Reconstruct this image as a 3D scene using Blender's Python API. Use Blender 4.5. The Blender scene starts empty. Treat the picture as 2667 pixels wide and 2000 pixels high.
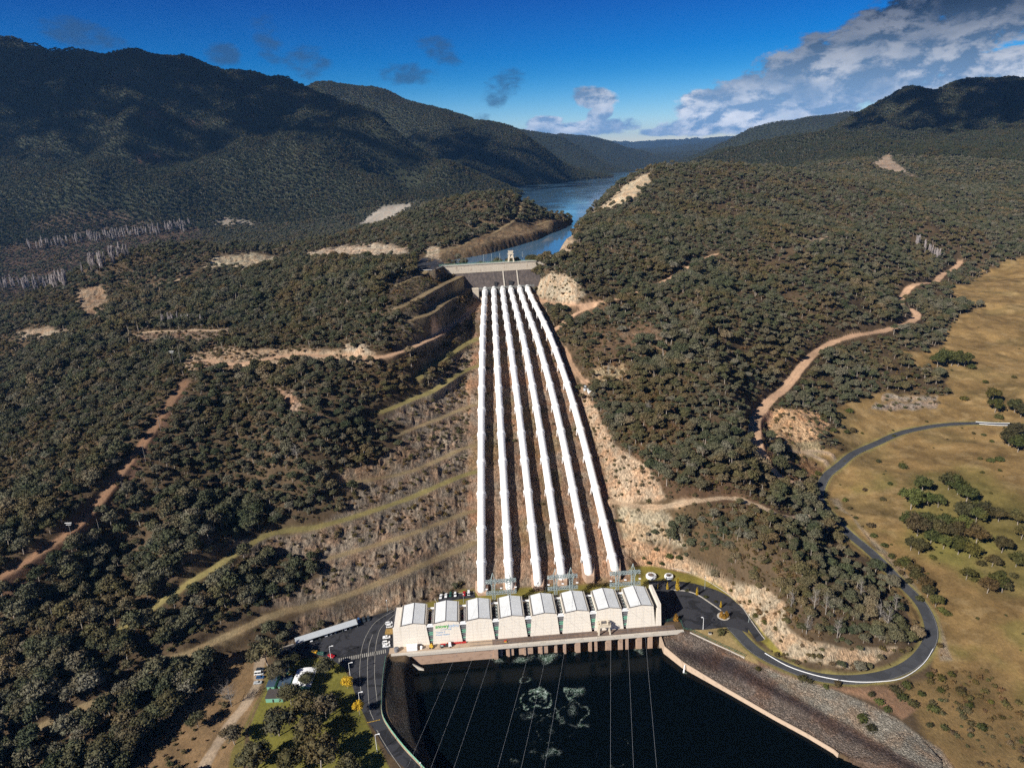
import bpy, bmesh, math, random
import numpy as np
from mathutils import Vector, Matrix
random.seed(7); RNG = np.random.default_rng(11)
SC = bpy.context.scene; COL = SC.collection
# ------------------------------------------------------------ camera
F = 1778.0; H = 280.0; PIT = math.radians(18.0); ROL = math.radians(2.5)
FW = np.array([0, math.cos(PIT), -math.sin(PIT)]); R0 = np.array([1., 0, 0]); U0 = np.array([0, math.sin(PIT), math.cos(PIT)])
RT = math.cos(ROL)*R0 - math.sin(ROL)*U0; UP = math.sin(ROL)*R0 + math.cos(ROL)*U0
cd = bpy.data.cameras.new('camera'); cam = bpy.data.objects.new('camera', cd); COL.objects.link(cam); SC.camera = cam
cd.sensor_width = 36; cd.lens = 36*F/2667; cd.clip_start = 1; cd.clip_end = 120000
cam.matrix_world = Matrix(((RT[0], UP[0], -FW[0], 0), (RT[1], UP[1], -FW[1], 0), (RT[2], UP[2], -FW[2], H), (0, 0, 0, 1)))
# ------------------------------------------------------------ light
SUN_AZ = math.radians(41)      # shadows run this way from +X towards +Y
SUN_EL = math.radians(33)
sd = bpy.data.lights.new('sun', 'SUN'); sd.energy = 5.0; sd.angle = math.radians(.5); sd.color = (1, .95, .87)
sun = bpy.data.objects.new('sun', sd); COL.objects.link(sun)
tosun = Vector((-math.cos(SUN_AZ)*math.cos(SUN_EL), -math.sin(SUN_AZ)*math.cos(SUN_EL), math.sin(SUN_EL)))
sun.rotation_euler = tosun.to_track_quat('Z', 'Y').to_euler(); sun.location = (0, 0, 900)
SC.view_settings.view_transform = 'Standard'; SC.view_settings.look = 'None'; SC.view_settings.gamma = 1
SC.view_settings.exposure = 0.62
SC.cycles.use_denoising = False; SC.cycles.max_bounces = 5; SC.cycles.diffuse_bounces = 2; SC.cycles.glossy_bounces = 2
SC.cycles.volume_bounces = 0; SC.cycles.transparent_max_bounces = 8; SC.cycles.sample_clamp_indirect = 4
SC.cycles.use_adaptive_sampling = True; SC.cycles.adaptive_threshold = .02

class N:
    """tiny node-tree helper"""
    def __init__(s, tree): s.t = tree; s.n = tree.nodes; s.l = tree.links
    def add(s, kind, **kw):
        n = s.n.new(kind)
        for k, v in kw.items():
            if k.startswith('in_'): n.inputs[int(k[3:]) if k[3:].isdigit() else k[3:]].default_value = v
            else: setattr(n, k, v)
        return n
    def link(s, a, b): s.l.new(a, b)
    def val(s, sock, v):
        if hasattr(v, 'is_linked') or hasattr(v, 'links'): s.l.new(v, sock)
        else: sock.default_value = v
    def math(s, op, a, b=0., c=None, clamp=False):
        n = s.n.new('ShaderNodeMath'); n.operation = op; n.use_clamp = clamp
        s.val(n.inputs[0], a); s.val(n.inputs[1], b)
        if c is not None: s.val(n.inputs[2], c)
        return n.outputs[0]
    def vmath(s, op, a, b=(0, 0, 0)):
        n = s.n.new('ShaderNodeVectorMath'); n.operation = op; s.val(n.inputs[0], a)
        if op == 'SCALE': s.val(n.inputs[3], b)
        else: s.val(n.inputs[1], b)
        return n.outputs['Value'] if op in ('DOT_PRODUCT', 'LENGTH', 'DISTANCE') else n.outputs[0]
    def mix(s, f, a, b, bt='MIX'):
        n = s.n.new('ShaderNodeMix'); n.data_type = 'RGBA'; n.blend_type = bt; n.clamp_factor = True
        s.val(n.inputs[0], f); s.val(n.inputs[6], a); s.val(n.inputs[7], b); return n.outputs[2]
    def ramp(s, f, pts, interp='LINEAR'):
        n = s.n.new('ShaderNodeValToRGB'); n.color_ramp.interpolation = interp; e = n.color_ramp.elements
        while len(e) < len(pts): e.new(.5)
        for i, (p, c) in enumerate(pts):
            e[i].position = p; e[i].color = (c, c, c, 1) if not hasattr(c, '__len__') else (*c[:3], 1)
        s.val(n.inputs[0], f); return n.outputs[0]
    def noise(s, vec, scale, detail=4, rough=.55, dist=0.):
        n = s.n.new('ShaderNodeTexNoise'); n.inputs['Scale'].default_value = scale; n.inputs['Detail'].default_value = detail
        n.inputs['Roughness'].default_value = rough; n.inputs['Distortion'].default_value = dist
        if vec is not None: s.l.new(vec, n.inputs['Vector'])
        return n.outputs[0]
    def smooth(s, v, a, b):
        n = s.n.new('ShaderNodeMapRange'); n.interpolation_type = 'SMOOTHSTEP'; s.val(n.inputs[0], v)
        n.inputs[1].default_value = a; n.inputs[2].default_value = b; return n.outputs[0]

# ------------------------------------------------------------ sky and clouds
def pixdir(x, y):
    d = FW + RT*(x-1333.5)/F - UP*(y-1000)/F
    return d/np.linalg.norm(d)
W = bpy.data.worlds.new('World'); SC.world = W; W.use_nodes = True
def build_world():
    t = W.node_tree; t.nodes.clear(); k = N(t)
    out = k.add('ShaderNodeOutputWorld'); bg = k.add('ShaderNodeBackground')
    sky = k.add('ShaderNodeTexSky', sky_type='NISHITA', sun_disc=False)
    sky.sun_elevation = SUN_EL; sky.sun_rotation = math.atan2(tosun.x, tosun.y)
    sky.altitude = 700; sky.air_density = 1.0; sky.dust_density = 0.0; sky.ozone_density = 3.5
    geo = k.add('ShaderNodeTexCoord'); dirv = geo.outputs['Generated']
    dn = k.vmath('NORMALIZE', dirv)
    sep = k.add('ShaderNodeSeparateXYZ'); k.link(dn, sep.inputs[0]); X, Y, Z = sep.outputs
    az = k.math('ARCTAN2', X, Y); el = k.math('ARCSINE', Z)
    # deep blue polarised look: saturate and darken with height
    hs = k.add('ShaderNodeHueSaturation'); hs.inputs['Saturation'].default_value = 1.75; k.link(sky.outputs[0], hs.inputs['Color'])
    skyc = k.ramp(k.math('ADD', el, .0), [(0, (2.1, 1.6, 1.8)), (.05, (1.3, 1.28, 1.45)), (.11, (.40, .80, 1.10)), (.2, (.03, .44, .86)), (.9, (.01, .09, .24))]); skyc = k.mix(1., hs.outputs[0], skyc, 'MULTIPLY')
    # clouds: noise over a stretched direction map, gated by soft patches
    comb = k.add('ShaderNodeCombineXYZ'); k.link(az, comb.inputs[0]); k.link(k.math('MULTIPLY', el, 1.9), comb.inputs[1])
    P = comb.outputs[0]
    wob = k.add('ShaderNodeTexNoise', in_Scale=6.0); wob.inputs['Detail'].default_value = 3; k.link(P, wob.inputs['Vector'])
    off = k.vmath('SCALE', k.vmath('SUBTRACT', wob.outputs[1], (.5, .5, .5)), .055); PW = k.vmath('ADD', P, off)
    big = k.noise(PW, 13, 10, .64); fine = k.noise(PW, 46, 8, .62)
    dens = k.math('ADD', k.math('MULTIPLY', big, .66), k.math('MULTIPLY', fine, .34))
    def patch(px, py, rx, ry, rot=0.):
        d = pixdir(px, py); a0 = math.atan2(d[0], d[1]); e0 = math.asin(d[2])
        u = k.math('SUBTRACT', az, a0); v = k.math('SUBTRACT', el, e0); c, s_ = math.cos(rot), math.sin(rot)
        uu = k.math('ADD', k.math('MULTIPLY', u, c), k.math('MULTIPLY', v, s_)); vv = k.math('SUBTRACT', k.math('MULTIPLY', v, c), k.math('MULTIPLY', u, s_))
        uu = k.math('DIVIDE', uu, rx/F); vv = k.math('DIVIDE', vv, ry/F)
        r = k.math('SQRT', k.math('ADD', k.math('MULTIPLY', uu, uu), k.math('MULTIPLY', vv, vv)))
        return k.math('SUBTRACT', 1., k.smooth(r, .25, 1.15))
    gate = None
    for a in [(2250, 170, 520, 150, .30), (2560, 60, 420, 110, .25), (2050, 230, 320, 120, .2), (2330, 90, 380, 120, .2), (1850, 275, 150, 60, .0), (1900, 320, 260, 42, .03), (2500, 200, 300, 70, .2)]:
        g = patch(*a); gate = g if gate is None else k.math('MAXIMUM', gate, g)
    g2 = None
    for a in [(1500, 338, 240, 34, .03), (1760, 340, 150, 20, .03), (1545, 255, 90, 40, -.1), (1420, 318, 80, 26, 0), (1560, 300, 60, 34, .5)]:
        g = patch(*a); g2 = g if g2 is None else k.math('MAXIMUM', g2, g)
    g3 = None
    for a in [(1050, 195, 130, 40, 0), (1150, 130, 110, 50, -.5), (800, 165, 100, 75, 0), (1310, 230, 110, 65, .4), (580, 140, 60, 40, 0), (230, 100, 170, 50, -.2), (1240, 310, 70, 26, .2), (700, 100, 60, 90, .2)]:
        g = patch(*a); g3 = g if g3 is None else k.math('MAXIMUM', g3, g)
    A1 = k.smooth(k.math('ADD', dens, k.math('MULTIPLY', gate, .50)), .79, .90)
    A2 = k.smooth(k.math('ADD', dens, k.math('MULTIPLY', g2, .52)), .78, .93)
    A3 = k.math('MULTIPLY', k.smooth(k.math('ADD', dens, k.math('MULTIPLY', g3, .34)), .72, .92), .70)
    # cloud brightness: lit tops, grey undersides, from a second offset sample (light from left)
    PO = k.vmath('ADD', PW, (-.008, .016, 0)); big2 = k.noise(PO, 13, 10, .64)
    lit = k.math('ADD', .5, k.math('MULTIPLY', k.math('SUBTRACT', big, big2), 8.0), clamp=True)
    body = k.noise(PW, 5, 5, .6)
    lit = k.math('MULTIPLY', lit, k.smooth(body, .32, .62))
    highdark = k.smooth(el, .01, .17)
    darkc = k.mix(highdark, (3.6, 6.0, 9.5, 1), (.11, .27, .70, 1)); litc = k.mix(highdark, (15.0, 15.5, 16.5, 1), (1.2, 1.55, 2.35, 1))
    cc = k.mix(lit, darkc, litc)
    c = k.mix(A3, skyc, (.35, 1.0, 2.3, 1)); c = k.mix(A2, c, cc); c = k.mix(A1, c, cc)
    k.link(c, bg.inputs[0]); bg.inputs[1].default_value = .055
    k.link(bg.outputs[0], out.inputs[0])
build_world()
# ------------------------------------------------------------ materials
def new_mat(name):
    m = bpy.data.materials.new(name); m.use_nodes = True; t = m.node_tree; t.nodes.clear(); k = N(t)
    out = k.add('ShaderNodeOutputMaterial'); b = k.add('ShaderNodeBsdfPrincipled'); k.link(b.outputs[0], out.inputs[0])
    return m, k, b
def pos(k): return k.add('ShaderNodeNewGeometry').outputs['Position']
def opos(k): return k.add('ShaderNodeTexCoord').outputs['Object']
def C4(c): return (c[0], c[1], c[2], 1)
def plain(name, c, rough=.7, var=.25, scale=1.5, metal=0., bump=0., bscale=None, c2=None, spec=.5, loc='pos'):
    m, k, b = new_mat(name); P = pos(k) if loc == 'pos' else opos(k)
    n1 = k.noise(P, scale, 6, .65); n2 = k.noise(P, scale*.13, 3, .5)
    f = k.math('ADD', k.math('MULTIPLY', n1, .6), k.math('MULTIPLY', n2, .4))
    lo = tuple(x*(1-var*1.3) for x in c); hi = tuple(min(1, x*(1+var)) for x in (c2 or c))
    k.link(k.ramp(f, [(.3, lo), (.7, hi)]), b.inputs['Base Color'])
    b.inputs['Roughness'].default_value = rough; b.inputs['Metallic'].default_value = metal; b.inputs['Specular IOR Level'].default_value = spec
    if bump:
        bp = k.add('ShaderNodeBump'); bp.inputs['Strength'].default_value = min(1, bump); bp.inputs['Distance'].default_value = bump
        k.link(k.noise(P, bscale or scale*2, 5, .6), bp.inputs['Height']); k.link(bp.outputs[0], b.inputs['Normal'])
    return m
M = {}
M['white_paint'] = plain('white_paint', (.80, .80, .79), .45, .05, .4, c2=(.84, .84, .83))
def pipe_mat():
    m, k, b = new_mat('penstock_paint'); P = pos(k)
    n = k.noise(P, .5, 6, .7); st = k.noise(k.vmath('MULTIPLY', P, (1.6, .25, .6)), 1.2, 5, .7)
    c = k.mix(k.smooth(st, .56, .8), (.82, .81, .79, 1), (.58, .55, .50, 1)); c = k.mix(k.math('MULTIPLY', k.smooth(n, .6, .75), .5), c, (.5, .44, .38, 1))
    k.link(c, b.inputs['Base Color']); b.inputs['Roughness'].default_value = .5; return m
M['pipe'] = pipe_mat()
def streaked(name, c, dark, s=.35, rough=.85, amt=(.5, .78), zs=.12, joint=0.):
    m, k, b = new_mat(name); P = opos(k)
    st = k.noise(k.vmath('MULTIPLY', P, (1, 1, zs)), s*3, 6, .7); n = k.noise(P, s*5, 5, .6)
    col = k.mix(k.smooth(st, *amt), C4(c), C4(dark)); col = k.mix(k.math('MULTIPLY', n, .35), col, C4(tuple(x*.72 for x in c)))
    if joint:
        sp = k.add('ShaderNodeSeparateXYZ'); k.link(P, sp.inputs[0])
        ln = k.math('LESS_THAN', k.math('FRACT', k.math('DIVIDE', sp.outputs[2], joint)), .06)
        col = k.mix(k.math('MULTIPLY', ln, .45), col, C4(tuple(x*.55 for x in dark)))
        ln = k.math('LESS_THAN', k.math('FRACT', k.math('DIVIDE', sp.outputs[0], joint*2.2)), .03)
        col = k.mix(k.math('MULTIPLY', ln, .45), col, C4(tuple(x*.5 for x in dark)))
    k.link(col, b.inputs['Base Color']); b.inputs['Roughness'].default_value = rough; return m
M['concrete'] = streaked('concrete', (.40, .345, .28), (.20, .16, .12))
M['hall_wall'] = streaked('hall_wall', (.77, .70, .60), (.54, .46, .37), .12, amt=(.52, .85), zs=.05, joint=2.2)
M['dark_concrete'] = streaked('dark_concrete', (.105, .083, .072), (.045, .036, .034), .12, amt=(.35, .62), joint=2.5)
M['pale_concrete'] = streaked('pale_concrete', (.46, .40, .32), (.16, .11, .08), .10, amt=(.55, .72), zs=.3)
M['hall_roof'] = plain('hall_roof', (.66, .67, .66), .5, .10, .5, spec=.3)
M['trim'] = plain('trim', (.10, .09, .09), .7, .2)
M['steel'] = plain('galvanised_steel', (.34, .40, .39), .5, .15, 1., metal=.2)
M['green'] = plain('green_steel', (.16, .36, .26), .6, .12)
M['darkgreen'] = plain('dark_green_steel', (.03, .11, .075), .6, .12)
M['dark'] = plain('dark_steel', (.02, .02, .022), .6, .2)
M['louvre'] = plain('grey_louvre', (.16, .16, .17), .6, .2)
M['glass'] = plain('tinted_glass', (.012, .016, .02), .12, .1)
M['tyre'] = plain('tyre_rubber', (.015, .015, .015), .9, .1)
M['rust'] = plain('rusty_deck', (.10, .062, .045), .9, .35, .6, c2=(.16, .11, .08))
M['blue'] = plain('blue_paint', (.06, .16, .36), .5, .1)
M['kerb'] = plain('kerb_concrete', (.42, .38, .32), .85, .15)
M['mark'] = plain('road_paint', (.30, .285, .25), .7, .2, 2.)
M['markwarm'] = plain('worn_road_paint', (.50, .36, .20), .7, .3, 2.)
M['timber'] = plain('weathered_timber', (.20, .16, .12), .9, .25)
M['tin'] = plain('tin_roof', (.50, .53, .55), .45, .12, 2., metal=.1)
M['bark'] = plain('pale_bark', (.26, .22, .18), .9, .3, 3.)
M['deadwood'] = plain('bare_wood', (.22, .195, .17), .9, .2, 2.)
M['yellow'] = plain('yellow_paint', (.62, .38, .04), .5, .1)
M['red'] = plain('red_paint', (.42, .02, .02), .3, .1)
M['insul'] = plain('brown_porcelain', (.12, .05, .03), .3, .2)
M['cable'] = plain('aluminium_cable', (.42, .44, .46), .4, .1, metal=.4)
def asphalt(name, c, wet=.5):
    m, k, b = new_mat(name); P = pos(k)
    n = k.noise(P, .10, 5, .6, .8); f = k.noise(P, 2.5, 4, .7)
    col = k.mix(k.smooth(n, .50, .56), C4(c), C4(tuple(x*(1-wet) for x in c))); col = k.mix(k.math('MULTIPLY', f, .5), col, C4(tuple(x*.6 for x in c)))
    k.link(col, b.inputs['Base Color']); b.inputs['Roughness'].default_value = .85; b.inputs['Specular IOR Level'].default_value = .25; return m
M['asphalt'] = asphalt('asphalt', (.040, .040, .046), .62)
M['road'] = asphalt('road_asphalt', (.062, .064, .070), .25)
def foliage(name, cols, rough=.75, vary=.42, tint=.8):
    m, k, b = new_mat(name); oi = k.add('ShaderNodeObjectInfo'); P = opos(k)
    n = k.noise(P, .9, 3, .6)
    base = k.ramp(oi.outputs['Random'], [(i/(len(cols)-1) if len(cols) > 1 else 0, c) for i, c in enumerate(cols)])
    mul = k.math('ADD', 1-vary, k.math('MULTIPLY', n, vary*2)); g = k.add('ShaderNodeCombineColor')
    for i in range(3): k.link(mul, g.inputs[i])
    wp = pos(k); w1 = k.noise(wp, .014, 4, .6); w2 = k.noise(wp, .05, 3, .6); base = k.mix(k.math('MULTIPLY', k.smooth(w1, .48, .62), tint), base, k.mix(1., base, (1.32, 1.03, .78, 1), 'MULTIPLY')); base = k.mix(k.math('MULTIPLY', k.smooth(w2, .50, .68), tint*.8), base, k.mix(1., base, (.60, .76, .70, 1), 'MULTIPLY'))
    k.link(k.mix(1., base, g.outputs[0], 'MULTIPLY'), b.inputs['Base Color'])
    b.inputs['Roughness'].default_value = rough; b.inputs['Specular IOR Level'].default_value = .15
    return m
GUM = [(.052, .056, .028), (.098, .094, .054), (.074, .080, .040), (.130, .118, .078), (.050, .058, .028), (.108, .100, .062), (.088, .074, .040), (.150, .138, .100)]
M['gum'] = foliage('gum_leaves', GUM)
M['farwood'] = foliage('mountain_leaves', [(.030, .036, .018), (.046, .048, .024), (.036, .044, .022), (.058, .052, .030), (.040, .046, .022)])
M['scrub'] = foliage('scrub_leaves', [(.085, .060, .028), (.060, .058, .024), (.110, .080, .040), (.065, .070, .028), (.130, .090, .050), (.070, .050, .028)])
M['bush'] = foliage('bush_leaves', [(.035, .042, .012), (.055, .060, .018), (.040, .034, .016), (.075, .085, .022), (.060, .040, .022)])
M['picnic'] = foliage('park_tree_leaves', [(.055, .055, .026), (.075, .070, .036), (.085, .072, .045)])
M['autumn'] = foliage('yellow_leaves', [(.48, .30, .02), (.55, .36, .03)], vary=.3, tint=0)
M['golden'] = foliage('golden_conifer_leaves', [(.34, .22, .02), (.38, .26, .03)], vary=.25, tint=0)
def water_mat():
    m, k, b = new_mat('reservoir_water'); P = pos(k)
    b.inputs['Base Color'].default_value = (.07, .145, .23, 1); b.inputs['IOR'].default_value = 1.33
    n = k.noise(P, .012, 5, .6); k.link(k.ramp(n, [(.35, .02), (.65, .14)]), b.inputs['Roughness'])
    bp = k.add('ShaderNodeBump'); bp.inputs['Strength'].default_value = .05; bp.inputs['Distance'].default_value = .2
    k.link(k.noise(P, .25, 4, .6), bp.inputs['Height']); k.link(bp.outputs[0], b.inputs['Normal']); return m
M['lake'] = water_mat()
# ------------------------------------------------------------ ground: projection helpers
def ray(x, y): return FW + RT*(x-1333.5)/F - UP*(y-1000)/F
def at(x, y, z=None, Y=None):
    d = ray(x, y); t = (z-H)/d[2] if z is not None else Y/d[1]
    return np.array([0, 0, H]) + d*t
def proj(p):
    q = np.asarray(p, float) - np.array([0, 0, H]); w = q@FW
    w = np.where(np.abs(w) < 1e-6, 1e-6, w)
    return 1333.5 + F*(q@RT)/w, 1000 - F*(q@UP)/w, w
# control points, plan position from the survey of the photograph: (px, py, height)
CZ = """1100 1640 0;900 1650 0;950 1850 0;700 1850 0;750 1690 0;1800 1580 0;1900 1620 0;1000 1990 0;850 1990 0;560 1990 -1;350 1990 -1;520 1900 0;640 1720 0;400 1900 -1;100 1990 0;1000 2150 0;600 2200 0;200 2200 -1
1240 1495 3;1000 1592 1;800 1650 1;620 1710 1;1100 1545 1
1100 1470 14;1000 1512 13;904 1549 13;814 1576 12;705 1601 12;633 1635 11;542 1684 10;430 1720 9;344 1775 7;280 1811 6;120 1880 4;0 1930 3
1000 1413 26;859 1454 25;1085 1291 40;977 1329 38;814 1373 38;705 1389 38;553 1481 34;420 1560 28;294 1657 20;150 1750 14;0 1830 9
1085 1221 53;890 1264 54;1030 1134 68;1200 1069 68;1085 1036 84;993 1074 82;1132 950 97;1197 906 100;1143 871 115;1061 909 117;980 931 117;860 928 114;760 925 112;660 938 112;560 938 111;500 945 110
1205 757 129;1156 787 134;1116 817 136;1072 830 136;1205 717 143;1143 746 146;1088 776 147;1038 802 145;1100 715 154;1030 745 152;1205 828 114;1197 833 114;1120 695 156;1080 660 157;1130 675 156
950 850 131;900 750 149;1000 720 159;800 800 130;600 760 125;450 800 112;300 830 106;700 870 119;850 700 152;700 730 138;500 740 122;900 650 156;1000 665 157;850 655 152;650 690 138;780 668 142
250 765 112;150 840 98;330 875 108;460 863 111;600 860 113;100 870 88;20 890 80;480 985 108;420 1080 98;330 1200 84;250 1300 72;180 1380 63;90 1450 55;0 1510 50
0 1100 66;0 950 60;200 1000 92;100 950 84;350 950 104;300 1050 92;150 1150 80;50 1300 58;0 1700 19;200 1600 28;100 1850 8;400 1500 36;400 1300 64;600 1200 72;800 1150 84;600 1050 95;700 980 108;850 1000 107;500 1120 88;600 1330 48;200 1500 38;300 1420 45;500 1400 52;780 1270 58
1420 785 121;1500 795 120;1560 785 122;1620 775 125;1700 745 131;1760 715 138;1800 690 144;1865 660 150;1455 850 108;1475 715 150;1500 760 134;1440 690 152
1540 1000 84;1600 900 103;1560 940 96;1700 850 113;1800 750 132;1640 1000 84;1750 950 94;1850 900 102;1950 850 104;1700 1100 72;1800 1050 78;1900 1000 82;1850 1150 62;1700 1215 54;1740 1290 44;1620 1140 62;1600 1240 45;1900 1200 54;1960 1130 56
1780 1340 36;1900 1320 38;2030 1340 34;1680 1380 22;1640 1440 9;1720 1430 14;1800 1440 20;1900 1440 26;2000 1440 32;2100 1450 28;2100 1350 20;2180 1480 14;2000 1330 36;1850 1330 38;2120 1550 24;2050 1560 20;2220 1600 18;2150 1650 14;2250 1670 10;2330 1670 7;2360 1600 8;2300 1520 9;2240 1430 10
1795 1470 9;1900 1520 11;2000 1540 15;2040 1630 11;1885 1545 2;1957 1625 1;2030 1700 1;2084 1718 2;2214 1740 2;2310 1718 3;2380 1660 4
2450 1640 4;2430 1690 3;2350 1755 2;2230 1778 2;2100 1765 1;2000 1725 0;2400 1580 5;2330 1500 7;2200 1380 10;2130 1290 13;2150 1245 14;2230 1180 16;2330 1130 18;2440 1108 19;2540 1102 20;2667 1108 20
1990 1080 48;1975 1110 46;2020 1000 56;2080 960 62;2150 900 66;2200 880 68;2330 855 66;2385 825 66;2360 785 70;2340 770 74;2440 730 76;2500 685 80;2058 1150 36;2060 1075 50;2140 1085 40;2160 1140 30;2100 1200 23;2040 1230 26;2000 1260 30;1960 1220 40;2250 980 46;2400 960 38;2300 1060 28;2500 1030 28;2667 1000 30;2550 900 42;2667 850 50;2500 800 60;2667 740 68;2200 1040 38
2300 1250 15;2500 1200 18;2667 1200 18;2400 1400 11;2600 1350 13;2500 1550 7;2667 1500 8;2600 1700 3;2667 1850 0;2550 1850 0;2500 1950 -1;2667 2000 -1;2450 1750 2;2667 2200 -2;2800 1500 8;2800 1100 20
1760 1670 -4;1850 1712 -3;1830 1665 0;1940 1712 0;2060 1800 -2;2190 1870 -2;2320 1900 0;2200 1850 0;2380 1980 -3;2300 1940 -4;2450 1960 -1;2100 1790 0;1800 1655 0;1880 1690 0"""
# (px, py, distance from the camera along +Y)
CY = """1600 600 1000;1600 520 1250;1650 462 1450;1555 562 1250;1500 618 1060;1530 580 1200;1700 441 1550;1700 650 900;1800 550 1200;1800 438 1600;1900 438 1650;2000 446 1700;1900 600 1050;2000 520 1350;2100 650 950;2200 458 1900;2200 560 1350;2300 650 1050;2450 600 1250;2667 600 1400;2667 500 1800;2500 480 1950;2350 475 1950;2150 780 800;2000 720 880;1900 760 830
2420 400 2500;2667 350 2900;2300 400 2400;2100 430 2300;2250 350 2900;2450 310 3200;2667 300 3300;2550 250 3700;2350 290 3300
1833 415 3300;1918 388 3400;2057 352 3500;2225 298 3600;2358 245 3700;2418 239 3700;2521 212 4000;2600 233 4100;2667 218 4200;2750 190 4300
1776 418 6500;1894 371 6500;1966 334 6500;2069 313 6500;2220 298 6600;2400 290 6800
271 672 1150;422 648 1230;603 640 1280;693 652 1280;784 642 1280;904 612 1300;1025 576 1330;1145 534 1360;1266 504 1380;1326 504 1390;1386 534 1400;1447 578 1400
1110 645 1050;1250 600 1200;1380 585 1310;1180 600 1180;1000 620 1200;1300 545 1300
0 112 3400;60 122 3400;250 165 3400;360 160 3450;494 152 3500;620 190 3600;690 216 3600;783 263 3450;904 293 3250;1025 366 3050;1145 428 2900;1284 484 2850;1220 462 2880;-150 60 3400
0 300 2950;150 250 3100;300 350 2850;450 300 3050;600 400 2800;600 280 3250;750 350 3050;850 420 2800;750 460 2700;900 470 2720;1000 470 2760;1080 500 2760;450 430 2760;200 420 2720;0 420 2720
250 466 2450;450 500 2500;350 485 2480;560 542 2520;0 500 2420;120 478 2430;100 560 2330;300 560 2380;480 570 2430;650 560 2520;750 560 2550;850 570 2520;950 585 2450
850 600 2350;700 600 2400;500 620 2300;300 650 2150;100 640 2150;100 700 1950;250 700 1950;100 760 1720;0 800 1550;400 670 2050;600 640 2150;200 740 1800;0 700 1950;0 850 1300;130 800 1450
823 225 4700;904 232 4700;964 262 4600;1055 292 4500;1175 310 4400;1284 331 4350;1333 353 4350;1423 395 4500;1514 443 4900;1577 459 5150;1100 400 3900;1250 420 3900;1400 450 4100
1333 334 6800;1378 346 6800;1423 341 6900;1454 355 7000;1500 378 7200;1560 420 7400
1454 352 9500;1538 356 9500;1592 373 9500;1670 394 9500;1755 418 9500;1620 425 8200
1560 380 14000;1650 392 14000;1750 384 14000;1850 376 14500
1500 356 23000;1605 374 23000;1700 368 23000;1800 363 23000;1900 358 23000;2100 345 23000;1300 345 23000"""
# points given on the map directly: (x, y, height): back slopes, hidden ground, lake bed
CW = [(-600, 1450, 70), (-800, 1400, 50), (-420, 1600, 90), (-250, 1650, 110), (-900, 1150, 55), (-1000, 900, 40), (-700, 800, 55), (-620, 620, 50), (-520, 500, 40),
      (-450, 380, 22), (-400, 280, 4), (-300, 180, -1), (0, 150, -2), (300, 150, -2), (-420, 2950, 130), (-200, 2450, 152),
      (0, 1720, 110), (100, 1620, 110), (-100, 1850, 110), (-150, 2200, 110), (250, 1900, 110), (200, 2400, 110), (600, 2100, 120), (500, 2600, 110), (-50, 2700, 115), (150, 3100, 110), (60, 3400, 125), (500, 3600, 110),
      (800, 4200, 110), (1100, 5200, 110), (1400, 6200, 110), (1700, 7300, 115), (900, 3000, 130), (1200, 3900, 135), (450, 4400, 115), (1900, 5600, 140), (1500, 4800, 125), (1700, 8200, 125), (900, 5600, 115), (300, 5600, 150), (1250, 6900, 130),
      (900, 2300, 190), (1400, 2600, 230), (0, 3500, 130), (200, 4000, 125), (-900, 4300, 250), (-600, 3700, 230), (-1600, 4200, 420), (-3000, 4200, 500),
      (4500, 5200, 500), (3000, 4800, 300), (2500, 5400, 220), (3500, 9000, 500), (-1000, 8500, 500), (-4000, 8000, 700), (500, 11500, 300), (2500, 11500, 300), (3000, 18000, 350), (6000, 16000, 600), (-3000, 16000, 600), (1800, 18000, 300),
      (20000, 25000, 900), (-20000, 25000, 900), (12000, 12000, 700), (-10000, 10000, 700), (0, 30000, 500), (8000, 30000, 500)]
def ctrl():
    P = []
    for s in CZ.replace('\n', ';').split(';'):
        a, b, c = map(float, s.split()); P.append(at(a, b, z=c))
    for s in CY.replace('\n', ';').split(';'):
        a, b, c = map(float, s.split()); p = at(a, b, Y=c)
        P.append(p)
    for p in CW: P.append(np.array(p, float))
    return np.array(P)
# penstock corridor profile (Y, ground height)
PROF = np.array([(380, 0), (407, 1), (414, 4), (443, 18), (473, 32), (503, 45.5), (534, 57.5), (565, 68), (597, 78), (629, 86), (661, 94), (693, 101), (726, 106), (758, 110), (791, 113.5), (824, 117), (858, 121), (900, 123)])
PIPEPX = np.array([[749, 1263.7, 1286, 1308.5, 1329, 1352, 1372], [841, 1258.3, 1289.5, 1320, 1353, 1383.8, 1417], [933, 1256.3, 1295, 1335.6, 1375, 1417, 1458], [1055, 1254, 1300.5, 1348.4, 1394.5, 1444, 1492],
                   [1189, 1253.5, 1309.5, 1365.6, 1419, 1477, 1534], [1300, 1254, 1315, 1378.5, 1435.5, 1498, 1557], [1466, 1254, 1324, 1396.6, 1459, 1529.5, 1600], [1530, 1254, 1328.5, 1401, 1466, 1540, 1610]])
def pipe_xyz(i, Y):
    z = np.interp(Y, PROF[:, 0], PROF[:, 1]) + 5.2; x = 0.
    for _ in range(6):
        px, py, w = proj((x, Y, z)); x += (np.interp(py, PIPEPX[:, 0], PIPEPX[:, 1+i]) - px)*w/F
    return np.array([x, Y, z])
CORY = np.arange(400, 880, 12.); CORL = np.array([pipe_xyz(0, y)[0] for y in CORY]); CORR = np.array([pipe_xyz(5, y)[0] for y in CORY])
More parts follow.
